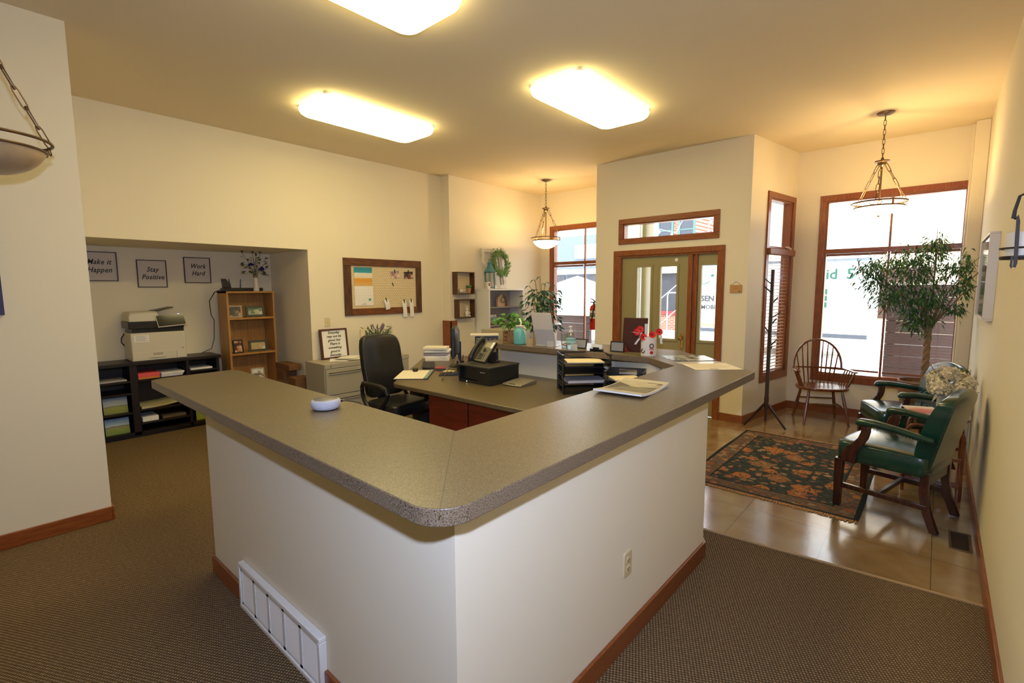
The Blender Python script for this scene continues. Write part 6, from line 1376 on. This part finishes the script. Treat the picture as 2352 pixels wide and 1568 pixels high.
part(G().loft(rings), 'roof', TEAL, t, smooth=None); part(G().loft([[(r_*math.cos(2*PI*k/6), r_*math.sin(2*PI*k/6), z) for k in range(6)] for r_, z in ((.09, .012), (.09, .028))]), 'floor_plate', TEAL, t)
part(G().tube([(.018*math.cos(2*PI*k/14), 0, .458+.018*math.sin(2*PI*k/14)) for k in range(14)], .003, 5, closed=True), 'ring_handle', IRON, t); part(G().lathe([(.002, .028), (.03, .028), (.03, .12), (.002, .125)], n=18), 'candle', mat('peach_candle', (.60, .32, .20), .5), t)
g = G()
for k in range(6):
    q = 2*PI*k/6; q2 = 2*PI*(k+1)/6; g.f([g.v((.083*math.cos(q), .083*math.sin(q), .03)), g.v((.083*math.cos(q2), .083*math.sin(q2), .03)), g.v((.083*math.cos(q2), .083*math.sin(q2), .262)), g.v((.083*math.cos(q), .083*math.sin(q), .262))])
part(g, 'glass_sides', CLEAR, t, smooth=None)
t = thing('birdhouse', 'tiny white birdhouse block with dark opening beside lantern', 'ornament', (-5.46, 5.645, TZ)); part(G().box(-.03, .03, -.032, .032, 0, .11), 'block', CER, t, bevel=.004); part(G().box(.029, .031, -.012, .016, .045, .09), 'opening', INK, t)
# low metal cabinet behind the far arm
t = thing('storage_cabinet', 'plain grey-beige metal cabinet behind far counter arm', 'cabinet', (-4.66, 5.12, 0)); part(W(t).box(-4.88, -4.44, 4.9, 5.32, 0, 1.06), 'body', mat('grey_beige_steel', (.42, .37, .27), .35), t, bevel=.006); part(W(t).box(-4.87, -4.45, 4.893, 4.9, .04, 1.02), 'door_panel', mat('grey_beige_steel', (.42, .37, .27), .35), t, bevel=.002)
# leafy plant on a pedestal
t = thing('pedestal_table', 'round white-topped pedestal table under left window', 'table', (-5.28, 6.95, 0)); part(G().lathe([(.002, .985), (.27, .985), (.275, .99), (.275, 1.005), (.002, 1.006)], n=36), 'tabletop', WHITE, t); part(G().lathe([(.002, .93), (.24, .945), (.262, .985), (.002, .985)], n=36), 'apron', mat('dark_apron', (.16, .12, .08), .5), t); part(G().box(-.14, .14, -.14, .14, 0, .935), 'pedestal', mat('cream_pedestal', (.70, .62, .44), .5), t, bevel=.004)
t = thing('leafy_houseplant', 'tall dark-leaved houseplant beside white bookcase near left window', 'plant', (-5.10, 6.55, 0))
part(G().lathe([(.002, 0), (.14, 0), (.17, .28), (.165, .30), (.15, .29), (.002, .27)], n=24), 'pot', BLACKM, t)
g = G()
for i in range(16):
    q = rnd(0, 2*PI); e = V((.2*math.cos(q), .2*math.sin(q), rnd(.8, 1.6))); g.tube([(0, 0, .25), (e.x*.3, e.y*.3, e.z*.6), e], [.010, .007, .003], 6)
part(g, 'stems', mat('green_stem', (.05, .12, .03), .5), t)
gg = [G(), G()]
for i in range(300):
    a = random.gauss(.03, .16); d = random.gauss(0, .13); z = rnd(.92, 1.62); a = max(-.27, min(.32, a)); p = rg*a+fwv*d+V((0, 0, z))
    if p.y > .70: continue
    o = V((p.x, p.y, 0)); gg[i % 2].leaf(p, (o.normalized() if o.length > .02 else V((1, 0, 0)))+V((rnd(-.6, .6), rnd(-.6, .6), rnd(-1.2, .1))), (rnd(-.5, .5), rnd(-.8, .2), 1), rnd(.08, .14), rnd(.045, .07), .25)
for a, z in ((-.19, 1.68), (-.1, 1.78), (.0, 1.83), (.03, 1.72), (.10, 1.74), (.2, 1.70), (-.15, 1.60), (.28, 1.55), (.33, 1.30), (.30, 1.15)):
    p = rg*a+V((0, 0, z)); gg[0].leaf(p, rg*(1 if a > 0 else -1)+V((0, 0, -.5)), (0, -.5, 1), .11, .055, .3); gg[1].tube([rg*a*.4+V((0, 0, z-.35)), rg*a*.8+V((0, 0, z-.05)), p], .004, 5)
part(gg[0], 'leaves', LEAFD, t, smooth=None); part(gg[1], 'leaves', mat('dark_leaf_shade', (.008, .05, .026), .35), t, smooth=None)
# fire extinguisher on the side of the entry box
t = thing('fire_extinguisher', 'red fire extinguisher mounted beside left window at entry corner', 'fire extinguisher', (-3.885, 6.30, 1.01)); 
part(G().lathe([(.002, 0), (.055, 0), (.062, .012), (.063, .30), (.055, .345), (.03, .372), (.02, .38), (.002, .38)], n=28), 'cylinder', REDP, t); part(G().lathe([(.0635, .17), (.0638, .172), (.0638, .285), (.0635, .287)], n=28, closed=True), 'label_band', bands('extinguisher_label', 2, ((0, (.75, .72, .66)), (.15, (.75, .72, .66)), (.2, (.12, .12, .10)), (.7, (.25, .22, .2)), (.8, (.7, .68, .62)), (1, (.7, .68, .62))), .17, .285, nz=(40, .1)), t)
g = G(); g.cyl((0, 0, .37), (0, 0, .41), .016); g.box(-.055, .035, -.012, .012, .405, .42); g.tube([(.02, 0, .42), (-.02, 0, .455), (-.075, 0, .465)], [.012, .010, .006], sq=True); part(g, 'valve_handle', mat('steel_black', (.05, .05, .055), .4, metal=.4), t)
g = G(); g.tube([(.02, -.02, .40), (.045, -.055, .38), (.03, -.072, .28), (.0, -.070, .12)], .010, 8); part(g, 'hose', BLACK, t); part(G().box(.055, .144, -.03, .03, .12, .30), 'wall_bracket', IRON, t)
# plaque on the door wall
t = thing('hanging_sign', 'small wooden plaque hung on string right of the door', 'sign', (-1.815, 6.09, 1.565)); M = INV[t.name] @ FRONTW(0, 6.1, 0)
part(G(M).box(-1.882, -1.748, 1.565, 1.66, .002, .012), 'board', mat('light_wood_plaque', (.50, .28, .10), .5), t, bevel=.002); g = G(M); g.tube([(-1.87, 1.66, .006), (-1.815, 1.70, .006), (-1.76, 1.66, .006)], .002, 5); part(g, 'string', BARK, t)
g = G(M); g.box(-1.845, -1.785, 1.634, 1.638, .012, .0125); g.box(-1.835, -1.795, 1.612, 1.616, .012, .0125); part(g, 'engraving', mat('burnt_line', (.25, .11, .04), .6), t); part(G(M).box(-1.782, -1.765, 1.578, 1.588, .012, .0126), 'burnt_mark', INK, t)
# ------------------------------------------------------------------ light
w = bpy.data.worlds.new('World'); bpy.context.scene.world = w; w.use_nodes = True
bg = w.node_tree.nodes['Background']; bg.inputs[0].default_value = (.86, .93, 1, 1); bg.inputs[1].default_value = 7.5
def light(nm, kind, loc, energy, col, size=.1, size_y=None, rot=(0, 0, 0), **k):
    l = bpy.data.lights.new(nm, kind); l.energy = energy; l.color = col
    if kind == 'AREA':
        l.size = size
        if size_y: l.shape = 'RECTANGLE'; l.size_y = size_y
    else: l.shadow_soft_size = size
    o = bpy.data.objects.new(nm, l); C.objects.link(o); o.location = loc; o.rotation_euler = [R(a) for a in rot]
    for a, b in k.items(): setattr(l.cycles if a == 'is_portal' else l, a, b)
    return o
def portal(x, y, z, sx, sz): 
    o = light('window_portal', 'AREA', (x, y, z), 1, (1, 1, 1), sx, sz, (-90, 0, 0)); o.data.cycles.is_portal = True
portal(-4.67, 7.47, 1.6, 1.5, 2.2); portal(-.485, 7.47, 1.6, 1.32, 2.2)
sun = light('sun', 'SUN', (0, 0, 10), 3.5, (1, .95, .87), R(1), rot=(38, 0, 28))
for x, y, z in ((-.50, 6.25, 2.43), (-4.837, 6.359, 2.40)):
    light('pendant_bulb', 'POINT', (x, y, z), 36, (1, .67, .27), .04)
fw = V((-.655, .748, -.107)); 
fl = light('camera_flash', 'AREA', (-.03, .02, 1.625+.30), 58, (.54, .66, 1.0), .07); fl.rotation_euler = fw.to_track_quat('-Z', 'Y').to_euler()
# ------------------------------------------------------------------ camera
F, YAW, PITCH, ROLL = 1115.3, -.719814, .107649, .005205
cam = bpy.data.cameras.new('camera'); co = bpy.data.objects.new('camera', cam); C.objects.link(co)
f_ = V((math.sin(YAW)*math.cos(PITCH), math.cos(YAW)*math.cos(PITCH), -math.sin(PITCH))); r0 = V((math.cos(YAW), -math.sin(YAW), 0)); d0 = f_.cross(r0)
r_ = r0*math.cos(ROLL)+d0*math.sin(ROLL); d_ = -r0*math.sin(ROLL)+d0*math.cos(ROLL)
co.matrix_world = Matrix(((r_.x, -d_.x, -f_.x, 0), (r_.y, -d_.y, -f_.y, 0), (r_.z, -d_.z, -f_.z, 1.625), (0, 0, 0, 1)))
cam.sensor_width = 36; cam.lens = 36*F/2352; cam.clip_start = .02; cam.clip_end = 200
sc = bpy.context.scene; sc.camera = co
vs = sc.view_settings; sc.display_settings.display_device = 'sRGB'; vs.view_transform = 'Standard'; vs.look = 'None'; vs.exposure = 0; vs.gamma = 1; vs.use_curve_mapping = False
